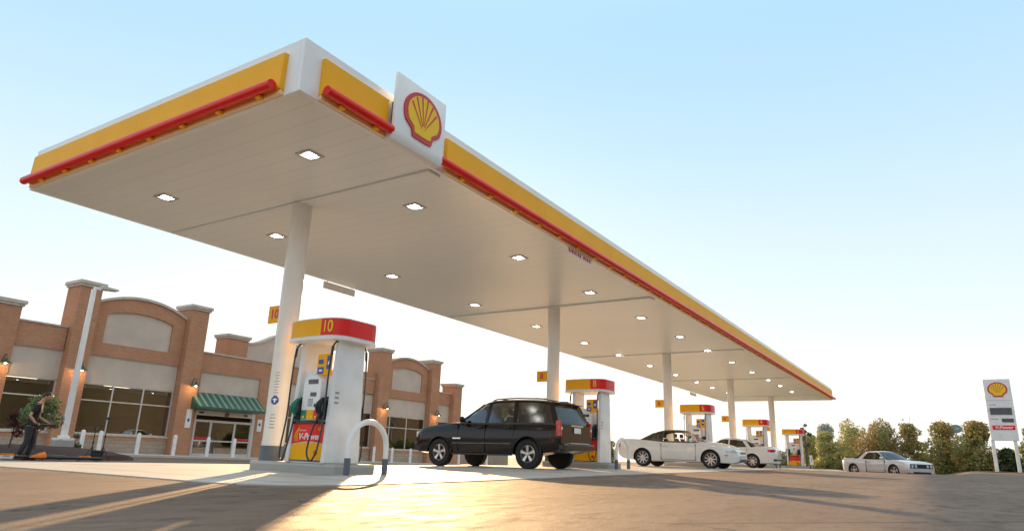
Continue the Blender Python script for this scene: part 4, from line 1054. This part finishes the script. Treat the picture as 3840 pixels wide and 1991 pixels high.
def make_car(label, loc, rz, sp, group=None):
    car = thing('parked_car', label, 'car', loc, rz, group)
    P = M[sp['paint']]; W = sp['w'] / 2; fr, re = sp['front'], sp['rear']; top, bot = sp['top'], sp['bot']
    bulge = sp.get('bulge', .03)
    def halfw(x):
        e = sp.get('corner', .45); k = 1.0
        if x > fr - e: k = (1 - ((x - fr + e) / e) ** sp.get('pf', 3.0) * sp.get('cf', .22))
        if x < re + e: k = (1 - ((re + e - x) / e) ** sp.get('pr', 3.5) * sp.get('cr', .12))
        return W * k * sp.get('plan', lambda x: 1.0)(x)
    xs = sorted(set([round(re + (fr - re) * k / 46, 4) for k in range(47)] + [re + .015, re + .05, fr - .015, fr - .05]))
    rings = []
    for x in xs:
        w = halfw(x); zt = pch(x, top); z0 = pch(x, bot); h = zt - z0
        zs = zt - sp.get('sh', .07)
        k = [(0, z0), (w * .80, z0), (w * .955, z0 + .03), (w * .985, z0 + h * .22), (w * 1.0, z0 + h * .52), (w * .992, z0 + h * .72), (w * .965, zs), (w * .90, zt - .012), (w * .62, zt + .02), (w * .3, zt + .032), (0, zt + .036)]
        rings.append([(x, y, z) for y, z in k] + [(x, -y, z) for y, z in k[-2:0:-1]])
    mb = MB(); mb.loft(rings); body = mb.build('body', [P, 'black'], car, smooth=True, angle=32)
    c = MB()
    for wx in sp['wx']:
        for s in (-1, 1): c.lathe([(sp['r'] * sp.get('arch', 1.16), s * (W + .2)), (sp['r'] * sp.get('arch', 1.16), s * (W - .34))], 32, (wx, 0, sp['r']), 'y')
    co = c.build('cutter', 'black'); co.parent = car; bpy.context.view_layer.update(); bool_cut(body, co)
    # wheels
    tr, rr, tw = sp['r'], sp['rim'], .22
    first = None
    for wx in sp['wx']:
        for s in (-1, 1):
            if first is None or True:
                wh = MB().lathe([(rr * .6, -tw / 2), (tr - .03, -tw / 2), (tr, -tw / 2 + .03), (tr, tw / 2 - .03), (tr - .03, tw / 2), (rr * 1.04, tw / 2 + .003), (rr, tw / 2 - .02), (rr * .98, -.02), (rr * .5, -.02)], 32, (0, 0, 0), 'y').build('wheel', 'rubber', car, smooth=True, angle=40)
                wh.location = (wx, s * (W - tw / 2 - .015), tr)
                if s < 0: wh.rotation_euler = (0, 0, PI)
                mb = MB(); mb.lathe([(rr * .97, .02), (rr * .97, tw / 2 - .015), (rr * .90, tw / 2 - .005), (rr * .86, tw / 2 - .03), (rr * .86, .02)], 32, (0, 0, 0), 'y')
                nsp = sp.get('spokes', 5)
                for k in range(nsp):
                    a = 2 * PI * k / nsp + .3; d = Vector((math.cos(a), 0, math.sin(a))); n = Vector((-math.sin(a), 0, math.cos(a)))
                    w0, w1 = rr * .20, rr * sp.get('spw', .24)
                    for q in ((.12, .88),):
                        a0, a1 = d * rr * q[0], d * rr * q[1]; o0, o1 = Vector((0, tw / 2 - .03, 0)), Vector((0, tw / 2 - .012, 0)); dn = Vector((0, -.035, 0))
                        mb.loft([[a0 - n * w0 * .5 + o0, a0 + n * w0 * .5 + o0, a0 + n * w0 * .5 + o0 + dn, a0 - n * w0 * .5 + o0 + dn], [a1 - n * w1 * .5 + o1, a1 + n * w1 * .5 + o1, a1 + n * w1 * .5 + o1 + dn, a1 - n * w1 * .5 + o1 + dn]])
                mb.lathe([(rr * .22, .02), (rr * .22, tw / 2 - .02), (rr * .15, tw / 2 - .008), (.005, tw / 2 - .008)], 14, (0, 0, 0), 'y')
                mb.build('rim', 'rim', wh, smooth=True)
                MB().lathe([(rr * .86, .0), (rr * .86, .03), (.01, .03), (.01, .0)], 24, (0, 0, 0), 'y').build('brake', 'black', wh)
    # greenhouse
    g = sp['gh']; bw, rw = g['bw'], g['rw']           # half widths at belt, at roof
    def belt(x): return pch(x, top) - .005
    rt = lambda x: pch(x, g['roof'])
    x0, x1, xm, xn = g['wsb'], g['wst'], g['rgt'], g['rgb']    # windscreen base/top, rear glass top/base
    RM = M[g.get('paint', sp['paint'])]
    rx = [x1 + (xm - x1) * k / 12 for k in range(13)]; rings = []
    for x in rx:
        z = rt(x); w = rw - (.04 if x in (rx[0], rx[-1]) else 0)
        k = [(0, z - .03), (w * .9, z - .05), (w + .015, z - .055), (w + .005, z - .02), (w * .92, z + .008), (w * .5, z + .032), (0, z + .04)]
        rings.append([(x, y, zz) for y, zz in k] + [(x, -y, zz) for y, zz in k[-2:0:-1]])
    MB().loft(rings).build('roof', RM, car, smooth=True, angle=40)
    def strip(pa, pb, wa, wb, th=.035):
        # quad bar from pa (belt) to pb (roof), widths along x
        pa, pb = Vector(pa), Vector(pb); s = 1 if pa.y > 0 else -1; o = Vector((0, -s * th, 0))
        a = [pa + Vector((-wa / 2, 0, 0)), pa + Vector((wa / 2, 0, 0)), pa + Vector((wa / 2, 0, 0)) + o, pa + Vector((-wa / 2, 0, 0)) + o]
        b = [pb + Vector((-wb / 2, 0, 0)), pb + Vector((wb / 2, 0, 0)), pb + Vector((wb / 2, 0, 0)) + o, pb + Vector((-wb / 2, 0, 0)) + o]
        return [a, b]
    pil = g['pillars']            # (x belt, x roof, width belt, width roof)
    for s in (-1, 1):
        for (xa, xb, wa, wb) in pil:
            mb = MB(); mb.loft(strip((xa, s * bw, belt(xa) - .03), (xb, s * rw, rt(min(max(xb, xm), x1)) - .03), wa, wb)); mb.build('pillar', g.get('pm', RM), car, bevel=.008)
        for i, (a, b) in enumerate(zip(pil, pil[1:])):
            if g.get('open') and i in g['open']: continue
            off = .012 * s
            pts = [(a[0], s * bw - off, belt(a[0]) - .02), (b[0], s * bw - off, belt(b[0]) - .02), (b[1], s * rw - off, rt(min(max(b[1], xm), x1)) - .04), (a[1], s * rw - off, rt(min(max(a[1], xm), x1)) - .04)]
            mb = MB(); mb.face(pts); mb.build('side_window', g['glass'][min(i, len(g['glass']) - 1)], car)
        xs_ = [pil[0][0] + (pil[-1][0] - pil[0][0]) * k / 8 for k in range(9)]
        mb = MB(); mb.loft([[(x, s * (bw + .012), belt(x) - .035), (x, s * (bw - .05), belt(x) - .035), (x, s * (bw - .05), belt(x) + .02), (x, s * (bw + .008), belt(x) + .016)] for x in xs_]); mb.build('belt_trim', g.get('trim', RM), car)
    mb = MB(); zb0, zt1 = belt(x0), rt(x1)
    n = 8; R0, R1 = [], []
    for k in range(n + 1):
        y = -1 + 2 * k / n; R0.append((x0 + .12 * (1 - y * y), y * (bw - .02), zb0 + .02)); R1.append((x1 + .03 * (1 - y * y) - .01, y * (rw - .02), zt1 - .01 + .03 * (1 - y * y)))
    mb.loft([R0, R1], cap=False, closed=False); mb.build('windscreen', g.get('wsglass', 'carglass'), car, smooth=True)
    mb = MB(); R0, R1 = [], []
    for k in range(n + 1):
        y = -1 + 2 * k / n; R0.append((xn - .06 * (1 - y * y), y * (bw - .08), belt(xn) + .02)); R1.append((xm - .02 * (1 - y * y), y * (rw - .04), rt(xm) - .01 + .02 * (1 - y * y)))
    mb.loft([R0, R1], cap=False, closed=False); mb.build('rear_window', g.get('rgglass', 'tint'), car, smooth=True)
    # cabin floor and seats
    mb = MB(); zc = belt((x1 + xm) / 2); mb.box((xn + .15, -bw + .08, zc - .02), (x0 - .2, bw - .08, zc + .045)); mb.build('cabin_sill', g.get('sillm', 'seat'), car)
    for sx_ in g.get('seats', []):
        for s in (-1, 1):
            mb = MB(); y = s * .38
            mb.loft([[(sx_ - .02, y - .22, zc - .1), (sx_ + .10, y - .22, zc - .1), (sx_ + .10, y + .22, zc - .1), (sx_ - .02, y + .22, zc - .1)], [(sx_ - .14, y - .17, zc + g.get('sh', .22)), (sx_ - .05, y - .17, zc + g.get('sh', .22)), (sx_ - .05, y + .17, zc + g.get('sh', .22)), (sx_ - .14, y + .17, zc + g.get('sh', .22))]])
            mb.box((sx_ - .16, y - .12, zc + g.get('sh', .22) + .03), (sx_ - .07, y + .12, zc + g.get('sh', .22) + .18)); mb.build('seat', g.get('seatm', 'seat'), car, bevel=.02)
    if 'steer' in g:
        mb = MB(); sxw, syw = g['steer']
        mb.tube([(sxw + .05 * math.sin(a), syw + .18 * math.cos(a), zc + .05 + .18 * math.sin(a)) for a in [2 * PI * k / 20 for k in range(21)]], .014, 6); mb.build('steering_wheel', 'black', car, smooth=True)
    # mirrors
    for s in (-1, 1):
        mb = MB(); mx = g['mirror']; mb.ball((mx, s * (bw + .17), belt(mx) + .09), (.06, .11, .085), 2); mb.tube([(mx, s * (bw - .02), belt(mx) + .01), (mx, s * (bw + .1), belt(mx) + .05)], .02, 6); mb.build('mirror', g.get('mm', RM), car, smooth=True)
    # doors: shut lines and handles
    for s in (-1, 1):
        for (xa, xb) in sp['doors']:
            def side(x, z):   # body side offset at height
                return s * (halfw(x) * 1.002 + .001)
            zA, zB = pch((xa + xb) / 2, bot) + .09, pch((xa + xb) / 2, top) - .05
            mb = MB()
            for x in (xa, xb): mb.box((x - .006, min(s * (W * .93), s * (W + .002)), zA), (x + .006, max(s * (W * .93), s * (W + .002)), zB))
            mb.box((xa, min(s * (W * .93), s * (W * .992)), zA - .006), (xb, max(s * (W * .93), s * (W * .992)), zA + .006)); d = mb.build('door_gap', 'black', car)
            mb = MB(); hx = xa + .18; mb.box((hx - .09, min(s * W * .97, s * (W + .02)), zB - .10), (hx + .09, max(s * W * .97, s * (W + .02)), zB - .065)); mb.build('door_handle', sp.get('handle', sp['paint']), car, bevel=.008)
    for it in sp.get('extra', []): it(car, halfw, pch, top, bot)
    return car
def cbox(car, lo, hi, name, m, bevel=.008, rot=None, piv=(0, 0, 0)):
    mb = MB(); mb.box(lo, hi, rot, piv); return mb.build(name, m, car, bevel=bevel)

# --- black SUV
def suv_extra(car, hw, pc, top, bot):
    for s in (-1, 1):
        a, b = sorted((s * .80, s * 1.003))
        mb = MB(); mb.loft([[(-2.50, s * .84, z), (-2.505, s * .925, z), (-2.44, s * .968, z), (-2.385, s * .978, z), (-2.385, s * .84, z)] for z in (.86, 1.0, 1.14, 1.27)]); mb.build('tail_light', 'tail', car, bevel=.01)
        mb = MB(); mb.box((-2.512, min(s * .82, s * .90), 1.03), (-2.49, max(s * .82, s * .90), 1.10)); mb.build('reverse_light', 'lens', car)
        cbox(car, (2.30, min(s * .55, s * .86), .80), (2.56, max(s * .55, s * .86), .98), 'headlight', 'lens', .03)
        # flared arch lips and side moulding
        for wx in (1.49, -1.46):
            mb = MB(); mb.tube([(wx + .455 * math.cos(a), s * .995, .385 + .455 * math.sin(a)) for a in [PI * k / 16 for k in range(17)]], .02, 6); mb.build('arch_lip', 'suv', car, smooth=True)
        cbox(car, (-.95, min(s * .99, s * 1.02), .63), (1.0, max(s * .99, s * 1.02), .66), 'side_moulding', 'grey', .006)
        cbox(car, (-.95, min(s * .90, s * 1.02), .33), (1.0, max(s * .90, s * 1.02), .38), 'running_board', 'black', .01)
        mb = MB(); mb.tube([(-1.95, s * .62, 1.82), (-1.85, s * .62, 1.875), (-.9, s * .62, 1.915), (-.25, s * .62, 1.90), (-.1, s * .62, 1.85)], .022, 8); mb.build('roof_rail', 'chrome', car, smooth=True)
        cbox(car, (.72, min(s * .985, s * 1.006), .76), (1.0, max(s * .985, s * 1.006), .80), 'side_badge', 'chrome', .003)
    for x in (-1.5, -.3): cbox(car, (x - .03, -.62, 1.895), (x + .03, .62, 1.92), 'roof_crossbar', 'black')
    cbox(car, (-2.60, -.91, .48), (-2.40, .91, .67), 'rear_bumper', 'suv', .04)
    cbox(car, (-2.62, -.55, .66), (-2.46, .55, .69), 'bumper_step', 'steel', .01)
    cbox(car, (2.38, -.92, .42), (2.60, .92, .66), 'front_bumper', 'suv', .05)
    cbox(car, (2.53, -.5, .70), (2.575, .5, .92), 'grille', 'chrome', .02)
    cbox(car, (-2.535, -.19, .95), (-2.515, .19, 1.10), 'licence_plate', 'white', .004)
    cbox(car, (-2.53, -.35, 1.13), (-2.50, .35, 1.17), 'hatch_trim', 'chrome', .006)
    cbox(car, (-2.36, -.18, 1.762), (-2.335, .18, 1.785), 'brake_light', 'tail', .004)
    mb = MB(); mb.loft([[(-2.12, -.74, 1.76), (-2.12, .74, 1.76), (-2.12, .74, 1.80), (-2.12, -.74, 1.80)], [(-2.32, -.72, 1.74), (-2.32, .72, 1.74), (-2.32, .72, 1.76), (-2.32, -.72, 1.76)]]); mb.build('rear_spoiler', 'suv', car)
SUV = dict(paint='suv', w=2.0, front=2.56, rear=-2.50, r=.385, rim=.235, wx=(1.49, -1.46), sh=.10, cf=.16, cr=.10, arch=1.15,
    top=[(-2.50, 1.16), (-2.0, 1.20), (0, 1.21), (.70, 1.23), (1.0, 1.23), (1.6, 1.18), (2.15, 1.10), (2.42, 1.02), (2.53, .90), (2.56, .80)],
    bot=[(-2.50, .50), (-2.2, .42), (-1.5, .36), (0, .33), (1.5, .36), (2.2, .36), (2.56, .42)],
    doors=[(-1.02, -.10), (-.10, .84)], spokes=5, spw=.34,
    gh=dict(bw=.92, rw=.76, wsb=.86, wst=.12, rgt=-2.18, rgb=-2.44, roof=[(-2.18, 1.77), (-1.4, 1.845), (-.8, 1.86), (-.2, 1.84), (.12, 1.77)],
        pillars=[(.80, .10, .09, .08), (-.08, -.14, .12, .10), (-1.02, -.97, .14, .12), (-2.36, -2.12, .20, .16)], glass=['carglass', 'tint', 'tint'],
        seats=[.0, -.95], seatm='seat', mirror=.62, steer=(.42, .38), sh=.26), extra=[suv_extra])
def settle(car, sp, pad=.014):
    bpy.context.view_layer.update(); mw = car.matrix_world; W2 = sp['w'] / 2 - .1
    P_ = [mw @ Vector((wx, s * W2, 0)) for wx in sp['wx'] for s in (1, -1)]
    for p in P_: p.z = gz(p.x, p.y) + pad - .006
    f_, r_ = (P_[0] + P_[1]) / 2, (P_[2] + P_[3]) / 2; l_, q_ = (P_[0] + P_[2]) / 2, (P_[1] + P_[3]) / 2
    X = (f_ - r_).normalized(); Y = (l_ - q_); Y = (Y - X * Y.dot(X)).normalized(); Z = X.cross(Y)
    k = -sp['wx'][1] / (sp['wx'][0] - sp['wx'][1]); o = r_ + (f_ - r_) * k
    car.matrix_world = Matrix(((X.x, Y.x, Z.x, o.x), (X.y, Y.y, Z.y, o.y), (X.z, Y.z, Z.z, o.z), (0, 0, 0, 1)))
suv = make_car('black SUV with silver wheels parked side-on beside pump number 8', (16.85, 10.98, gz(16.85, 10.98) + .03), PI / 2, SUV)
settle(suv, SUV)
for ch in kids(suv):     # tighten overhangs and roof height
    if ch.name.startswith('wheel'): continue
    for v in ch.data.vertices:
        if v.co.x > 1.49: v.co.x = 1.49 + (v.co.x - 1.49) * .90
        if v.co.x < -1.46: v.co.x = -1.46 + (v.co.x + 1.46) * .93
        if v.co.z > .6: v.co.z = .6 + (v.co.z - .6) * .965
# arm of the driver resting at the open front window
drv = thing('person', 'driver in dark red top seated at the wheel of the black SUV', 'person'); drv.matrix_world = suv.matrix_world @ Matrix.Translation((-.18, 0, -.02))
skinned('body', [(-.02, .38, 1.0, .14, .10), (.0, .38, 1.28, .15, .09), (.03, .38, 1.42, .06), (.04, .38, 1.46, .05), (.045, .38, 1.49, .05), (.05, .56, 1.36, .055), (.20, .64, 1.20, .045), (.46, .52, 1.26, .035), (.05, .20, 1.36, .055), (.25, .16, 1.20, .045), (.48, .26, 1.26, .035)],
    [(0, 1), (1, 2), (2, 3), (3, 4), (1, 5), (5, 6), (6, 7), (1, 8), (8, 9), (9, 10)], 'skin', drv)
add_head(kids(drv)[0], (.07, .38, 1.57), .1); cap_hair(drv, (.07, .38, 1.57), .1)
skinned('shirt', [(-.02, .38, 1.0, .155, .115), (.0, .38, 1.28, .165, .105), (.03, .38, 1.40, .09), (.05, .57, 1.35, .07), (.13, .61, 1.27, .06), (.05, .19, 1.35, .07), (.15, .17, 1.27, .06)], [(0, 1), (1, 2), (1, 3), (3, 4), (1, 5), (5, 6)], 'leaf_r', drv, 1)

# --- white convertible with dark soft top
def conv_extra(car, hw, pc, top, bot):
    for s in (-1, 1):
        mb = MB(); pts = [(2.08, .80, .70), (2.36, .62, .62), (2.38, .58, .52), (2.2, .80, .55)]
        mb.prism([(x, s * (y + .03), z) for x, y, z in [(2.02, .83, .74), (2.30, .69, .72), (2.40, .60, .62), (2.30, .72, .60), (2.05, .85, .64)]], (.02, s * .02, 0)); mb.build('headlight', 'lens', car)
        a, b = sorted((s * .60, s * .84)); cbox(car, (-2.44, a, .74), (-2.34, b, .90), 'tail_light', 'tail', .02)
        cbox(car, (1.98, min(s * .86, s * .905), .50), (2.10, max(s * .86, s * .905), .54), 'side_marker', 'orange', .004)
        mb = MB(); mb.ball((2.36, s * .62, .40), (.05, .06, .045), 2); mb.build('fog_lamp', 'black', car, smooth=True)
    cbox(car, (2.36, -.42, .56), (2.455, .42, .66), 'grille', 'chrome', .01)
    cbox(car, (2.37, -.45, .26), (2.46, .45, .38), 'lower_grille', 'black', .01)
    cbox(car, (-2.47, -.24, .66), (-2.445, .24, .78), 'licence_plate', 'white', .004)
CONV = dict(paint='wcar', w=1.82, front=2.44, rear=-2.46, r=.345, rim=.255, wx=(1.42, -1.35), sh=.10, cf=.30, pf=2.4, cr=.18, corner=.7, arch=1.12,
    top=[(-2.46, .86), (-2.36, 1.02), (-2.0, 1.08), (-1.2, 1.04), (-.3, .97), (.7, .96), (1.05, .99), (1.7, .93), (2.2, .78), (2.38, .66), (2.44, .56)],
    bot=[(-2.46, .42), (-2.2, .28), (-1.4, .22), (0, .20), (1.4, .22), (2.2, .20), (2.44, .30)],
    doors=[(-.55, .85)], spokes=9, spw=.13,
    gh=dict(bw=.80, rw=.60, wsb=.98, wst=.22, rgt=-.85, rgb=-1.45, roof=[(-.85, 1.36), (-.4, 1.43), (0, 1.43), (.22, 1.40)], paint='olive',
        pillars=[(.92, .20, .06, .06), (-.55, -.50, .05, .05), (-1.40, -.85, .28, .20)], glass=['carglass'], open=[0], pm='olive', trim='black', mm='wcar', wsglass='carglass',
        seats=[.0, -.72], seatm='tan', sillm='tan', mirror=.70, steer=(.50, .36), sh=.16), extra=[conv_extra])
conv = make_car('white convertible with dark soft top parked between pump 8 and pump 6', (27.92, 9.40, gz(28, 9.4) + .03), -PI / 2, CONV)
settle(conv, CONV)
# --- white sedan behind it, tail towards the camera
def sed_extra(car, hw, pc, top, bot):
    for s in (-1, 1):
        mb = MB(); mb.loft([[(-2.06, s * .80, z), (-2.06, s * .888, z), (-2.18, s * .876, z), (-2.33, s * .80, z), (-2.40, s * .66, z), (-2.3, s * .6, z)] for z in (.78, .82, .88, .915)]); mb.build('tail_light', 'tail', car, bevel=.01)
        cbox(car, (2.12, min(s * .5, s * .78), .62), (2.34, max(s * .5, s * .78), .74), 'headlight', 'lens', .03)
    cbox(car, (-2.425, -.25, .78), (-2.405, .25, .90), 'licence_plate', 'white', .004)
    cbox(car, (-2.44, -.8, .36), (-2.30, .8, .46), 'bumper_insert', 'black', .02)
SED = dict(paint='wcar', w=1.80, front=2.36, rear=-2.40, r=.34, rim=.24, wx=(1.42, -1.28), sh=.09, cf=.28, pf=2.4, cr=.20, corner=.6, arch=1.12,
    top=[(-2.40, .84), (-2.32, 1.0), (-1.9, 1.05), (-1.3, 1.02), (0, .98), (.9, .98), (1.6, .90), (2.2, .74), (2.36, .60)],
    bot=[(-2.40, .36), (-2.2, .26), (-1.3, .20), (0, .18), (1.4, .20), (2.36, .26)],
    doors=[(-1.05, -.1), (-.1, .95)], spokes=8, spw=.15,
    gh=dict(bw=.80, rw=.60, wsb=1.10, wst=.35, rgt=-.80, rgb=-1.72, roof=[(-.80, 1.38), (-.3, 1.44), (.1, 1.44), (.35, 1.39)],
        pillars=[(1.02, .33, .07, .07), (-.1, -.12, .09, .08), (-1.15, -.85, .22, .16)], glass=['tint', 'tint'], seats=[.1], mirror=.8), extra=[sed_extra])
sed = make_car('white sedan with red tail lamp half hidden behind the white convertible', (37.42, 9.95, gz(37.4, 9.9) + .03), PI / 2, SED)
settle(sed, SED)
# --- silver coupe
def mus_extra(car, hw, pc, top, bot):
    cbox(car, (2.30, -.78, .56), (2.435, .78, .78), 'grille', 'black', .02)
    cbox(car, (2.33, -.6, .24), (2.45, .6, .38), 'lower_grille', 'black', .02)
    for s in (-1, 1):
        for y in (.40, .64):
            mb = MB(); mb.lathe([(.075, 2.40), (.08, 2.445), (.02, 2.45)], 14, (0, s * y, .67), 'x'); mb.build('headlight', 'lens', car, smooth=True)
        cbox(car, (-2.46, min(s * .2, s * .82), .76), (-2.40, max(s * .2, s * .82), .90), 'tail_light', 'tail', .01)
        cbox(car, (-2.20, min(s * .88, s * .93), .56), (-2.08, max(s * .88, s * .93), .60), 'side_marker', 'tail', .004)
MUS = dict(paint='scar', w=1.92, front=2.42, rear=-2.45, r=.365, rim=.26, wx=(1.45, -1.48), sh=.10, cf=.10, cr=.14, corner=.4, arch=1.10,
    top=[(-2.45, .92), (-2.38, 1.03), (-1.7, 1.06), (-1.2, 1.04), (-.2, .98), (.8, .98), (1.6, .95), (2.25, .88), (2.38, .82), (2.42, .74)],
    bot=[(-2.45, .42), (-2.2, .28), (-1.4, .22), (0, .21), (1.4, .22), (2.2, .24), (2.42, .30)],
    plan=lambda x: 1.0 - .02 * math.cos(x * 1.6), doors=[(-.5, .85)], spokes=5, spw=.30,
    gh=dict(bw=.82, rw=.64, wsb=.98, wst=.18, rgt=-.78, rgb=-1.68, roof=[(-.78, 1.40), (-.3, 1.445), (0, 1.445), (.18, 1.41)],
        pillars=[(.90, .17, .07, .07), (-1.10, -.72, .34, .26)], glass=['tint'], seats=[.0], mirror=.7), extra=[mus_extra])
mus = make_car('silver coupe standing alone in front of the autumn trees', (46.0, 3.42, gz(46, 3.4)), R(-131), MUS)

settle(mus, MUS, .0)
# ------------------------------------------------------------------ price sign
SXX = 50.0
t = thing('price_sign', 'tall white price sign on two posts at the right edge of the photo', 'sign', (SXX, -2.62, gz(SXX, -2.6)), 0)
# local y: left post +, right post -
zg = gz(SXX, -2.6)
for y in (.62, -.46):
    mb = MB(); mb.box((-.10, y - .09, -.2), (.10, y + .09, 1.92 - zg)); mb.build('post', 'white', t, bevel=.01)
mb = MB(); mb.box((-.14, -.66, 1.90 - zg), (.14, .68, 5.46 - zg)); bd_ = mb.build('sign_body', 'white', t, bevel=.02)
for z in (4.20, 3.60): mb = MB(); mb.box((-.147, -.65, z - zg), (-.141, .67, z + .015 - zg)); mb.build('panel_joint', 'text', bd_)
emblem(t, (-.142, .01, 4.85 - zg), (0, -1, 0), (0, 0, 1), (-1, 0, 0), .46, .03)
for z0, z1, y0, y1, s_ in ((3.38, 3.78, -.53, .53, '2.099'), (2.95, 3.16, -.55, .02, '2.19')):
    mb = MB(); mb.box((-.165, y0, z0 - zg), (-.139, y1, z1 - zg)); q = mb.build('price_display', 'display', t)
for z, w_, y in ((3.92, .30, .38), (3.10, .32, .38)):
    mb = MB()
    k = 0
    while k * .07 < w_: mb.box((-.146, y - k * .07 - .02 + .12, z - zg), (-.1405, y - k * .07 + .02 + .12, z + .06 - zg)); k += 1
    mb.build('grade_lettering', 'lred', t)
mb = MB(); mb.box((-.165, -.56, 2.52 - zg), (-.139, .53, 2.77 - zg)); q = mb.build('red_strip', 'red', t)
text('strip_lettering', 'V-Power', .24, 'white', q, (-.168, -.02, 2.645 - zg), FACE_MX, .003, .006, shear=.2)
# distant oval sign behind the trees
t = thing('oval_sign', 'teal oval sign on a pole rising behind the autumn trees', 'sign', (85, -.4, .2))
mb = MB(); mb.lathe([(.02, -.12), (.55, -.12), (.6, -.05), (.6, .05), (.55, .12), (.02, .12)], 28, (0, 0, 4.15), 'x')
for v_ in mb.bm.verts: v_.co.z = 4.15 + (v_.co.z - 4.15) * .72
mb.build('oval_panel', 'oval', t, smooth=True)
mb = MB(); mb.box((-.135, -.3, 4.08), (-.115, .3, 4.22)); mb.build('sign_stripe', 'steel', t)
mb = MB(); mb.tube([(0, 0, -.5), (0, 0, 3.7)], .09, 8); mb.build('pole', 'steel', t)
# street lamp at the right edge: only its head reaches into the frame
t = thing('street_lamp', 'dark lamp head just entering the photo at the right edge', 'street lamp', (50, -4.55, gz(50, -4.5)))
zg = gz(50, -4.5)
mb = MB(); mb.tube([(0, 0, 0), (0, 0, 4.98 - zg)], .06, 10); mb.build('pole', 'steel', t, smooth=True)
mb = MB(); mb.box((-.15, .1, 4.84 - zg), (.15, .62, 5.0 - zg)); mb.build('lamp_head', 'grey', t, bevel=.02)
mb = MB(); mb.tube([(0, 0, 4.92 - zg), (0, .14, 4.92 - zg)], .03, 6); mb.build('arm', 'grey', t)

# ------------------------------------------------------------------ trees
def T(x, ya, yb, zt, lab, m, n, size, seed, **k):
    yc = (ya + yb) / 2; g = gz(x, yc) + .0; return tree('deciduous_tree', lab, (x, yc, g), zt - g, abs(ya - yb) * 1.32, m, int(n * 2.3), size * .74, .11, k.pop('clear', .08), seed, 'trees along the verge', **k)
T(62, 10.9, 9.8, 4.15, 'thin sapling with sparse dark leaves rising above the farthest pump', 'leaf_d', 330, .09, 11, leafy=.55, clumps=12, clear=.35)
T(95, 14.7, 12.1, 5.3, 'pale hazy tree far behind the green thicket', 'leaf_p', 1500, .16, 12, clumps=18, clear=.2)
T(70, 12.3, 10.4, 2.85, 'rounded yellow-green tree just right of the farthest pump', 'leaf_y', 2600, .12, 13, clumps=26, clear=0)
T(66, 10.4, 8.5, 2.9, 'yellow-green tree left of the silver coupe', 'leaf_y', 2600, .12, 14, clumps=26, clear=0)
T(72, 9.4, 7.6, 2.2, 'low green tree filling the gap behind the silver coupe', 'leaf_g', 2200, .13, 22, clumps=22, clear=0)
T(68, 8.5, 6.3, 4.35, 'tall pale yellow-green tree above the rear of the silver coupe', 'leaf_y', 2300, .12, 15, clumps=26, clear=.02)
T(62, 6.25, 3.35, 4.1, 'broad reddish orange tree above the roof of the silver coupe', 'leaf_o', 5200, .11, 16, clumps=46, clear=0)
T(64, 3.7, 1.9, 3.9, 'orange-yellow tree with two bare shoots on top, above the coupe bonnet', 'leaf_m', 2900, .11, 17, clumps=30, clear=0, extra=[((0, .45, 4.35), (.1, .1, .28)), ((.1, -.1, 4.5), (.09, .09, .22)), ((0, .7, 4.0), (.1, .1, .2))])
T(60, 1.65, -.5, 3.4, 'yellow and green tree right of the silver coupe, below the oval sign', 'leaf_m', 3600, .11, 18, clumps=38, clear=0)
T(58, -.35, -2.5, 3.5, 'dense orange-topped tree just left of the price sign', 'leaf_m', 4200, .11, 19, clumps=44, clear=0)
T(60, -3.9, -6.2, 3.5, 'green tree behind the right post of the price sign', 'leaf_g', 3000, .12, 20, clumps=34, clear=0)
T(75, 34.4, 33.0, 2.4, 'small green tree seen between pump number 8 and the convertible', 'leaf_g', 1200, .12, 21, clumps=16, clear=0)
tree('low_bush', 'low dark green bush between the posts of the price sign', (57, -2.95, gz(57, -3)), 1.55, 1.7, 'leaf_d', 2200, .10, .06, 0, 31, cat='bush', clumps=22)
rnd = np.random.default_rng(9); cs, rs = [], []
for k in range(60):
    y = -9 + k * .45; cs.append((78 + rnd.uniform(-2, 2), y, .3)); rs.append((1.2, .9, rnd.uniform(1.0, 2.1)))
v, f = leaf_cloud(cs, rs, 11000, .20, rnd); o = leaf_obj('undergrowth', 'leaf_g', v, f); tag(o, 'low green undergrowth behind the verge trees', 'undergrowth', kind='stuff')
# small litter on the asphalt
t = MB(); t.loft([[(-.03, 0, 0), (0, -.015, 0), (.03, 0, 0), (0, .015, 0)], [(-.02, 0, .022), (0, -.012, .03), (.025, 0, .02), (0, .012, .026)]]); o = t.build('fallen_leaf', 'lred'); o.location = (3.42, 1.02, gz(3.42, 1.02) + .002); tag(o, 'small red fallen leaf on the asphalt in the foreground', 'leaf')
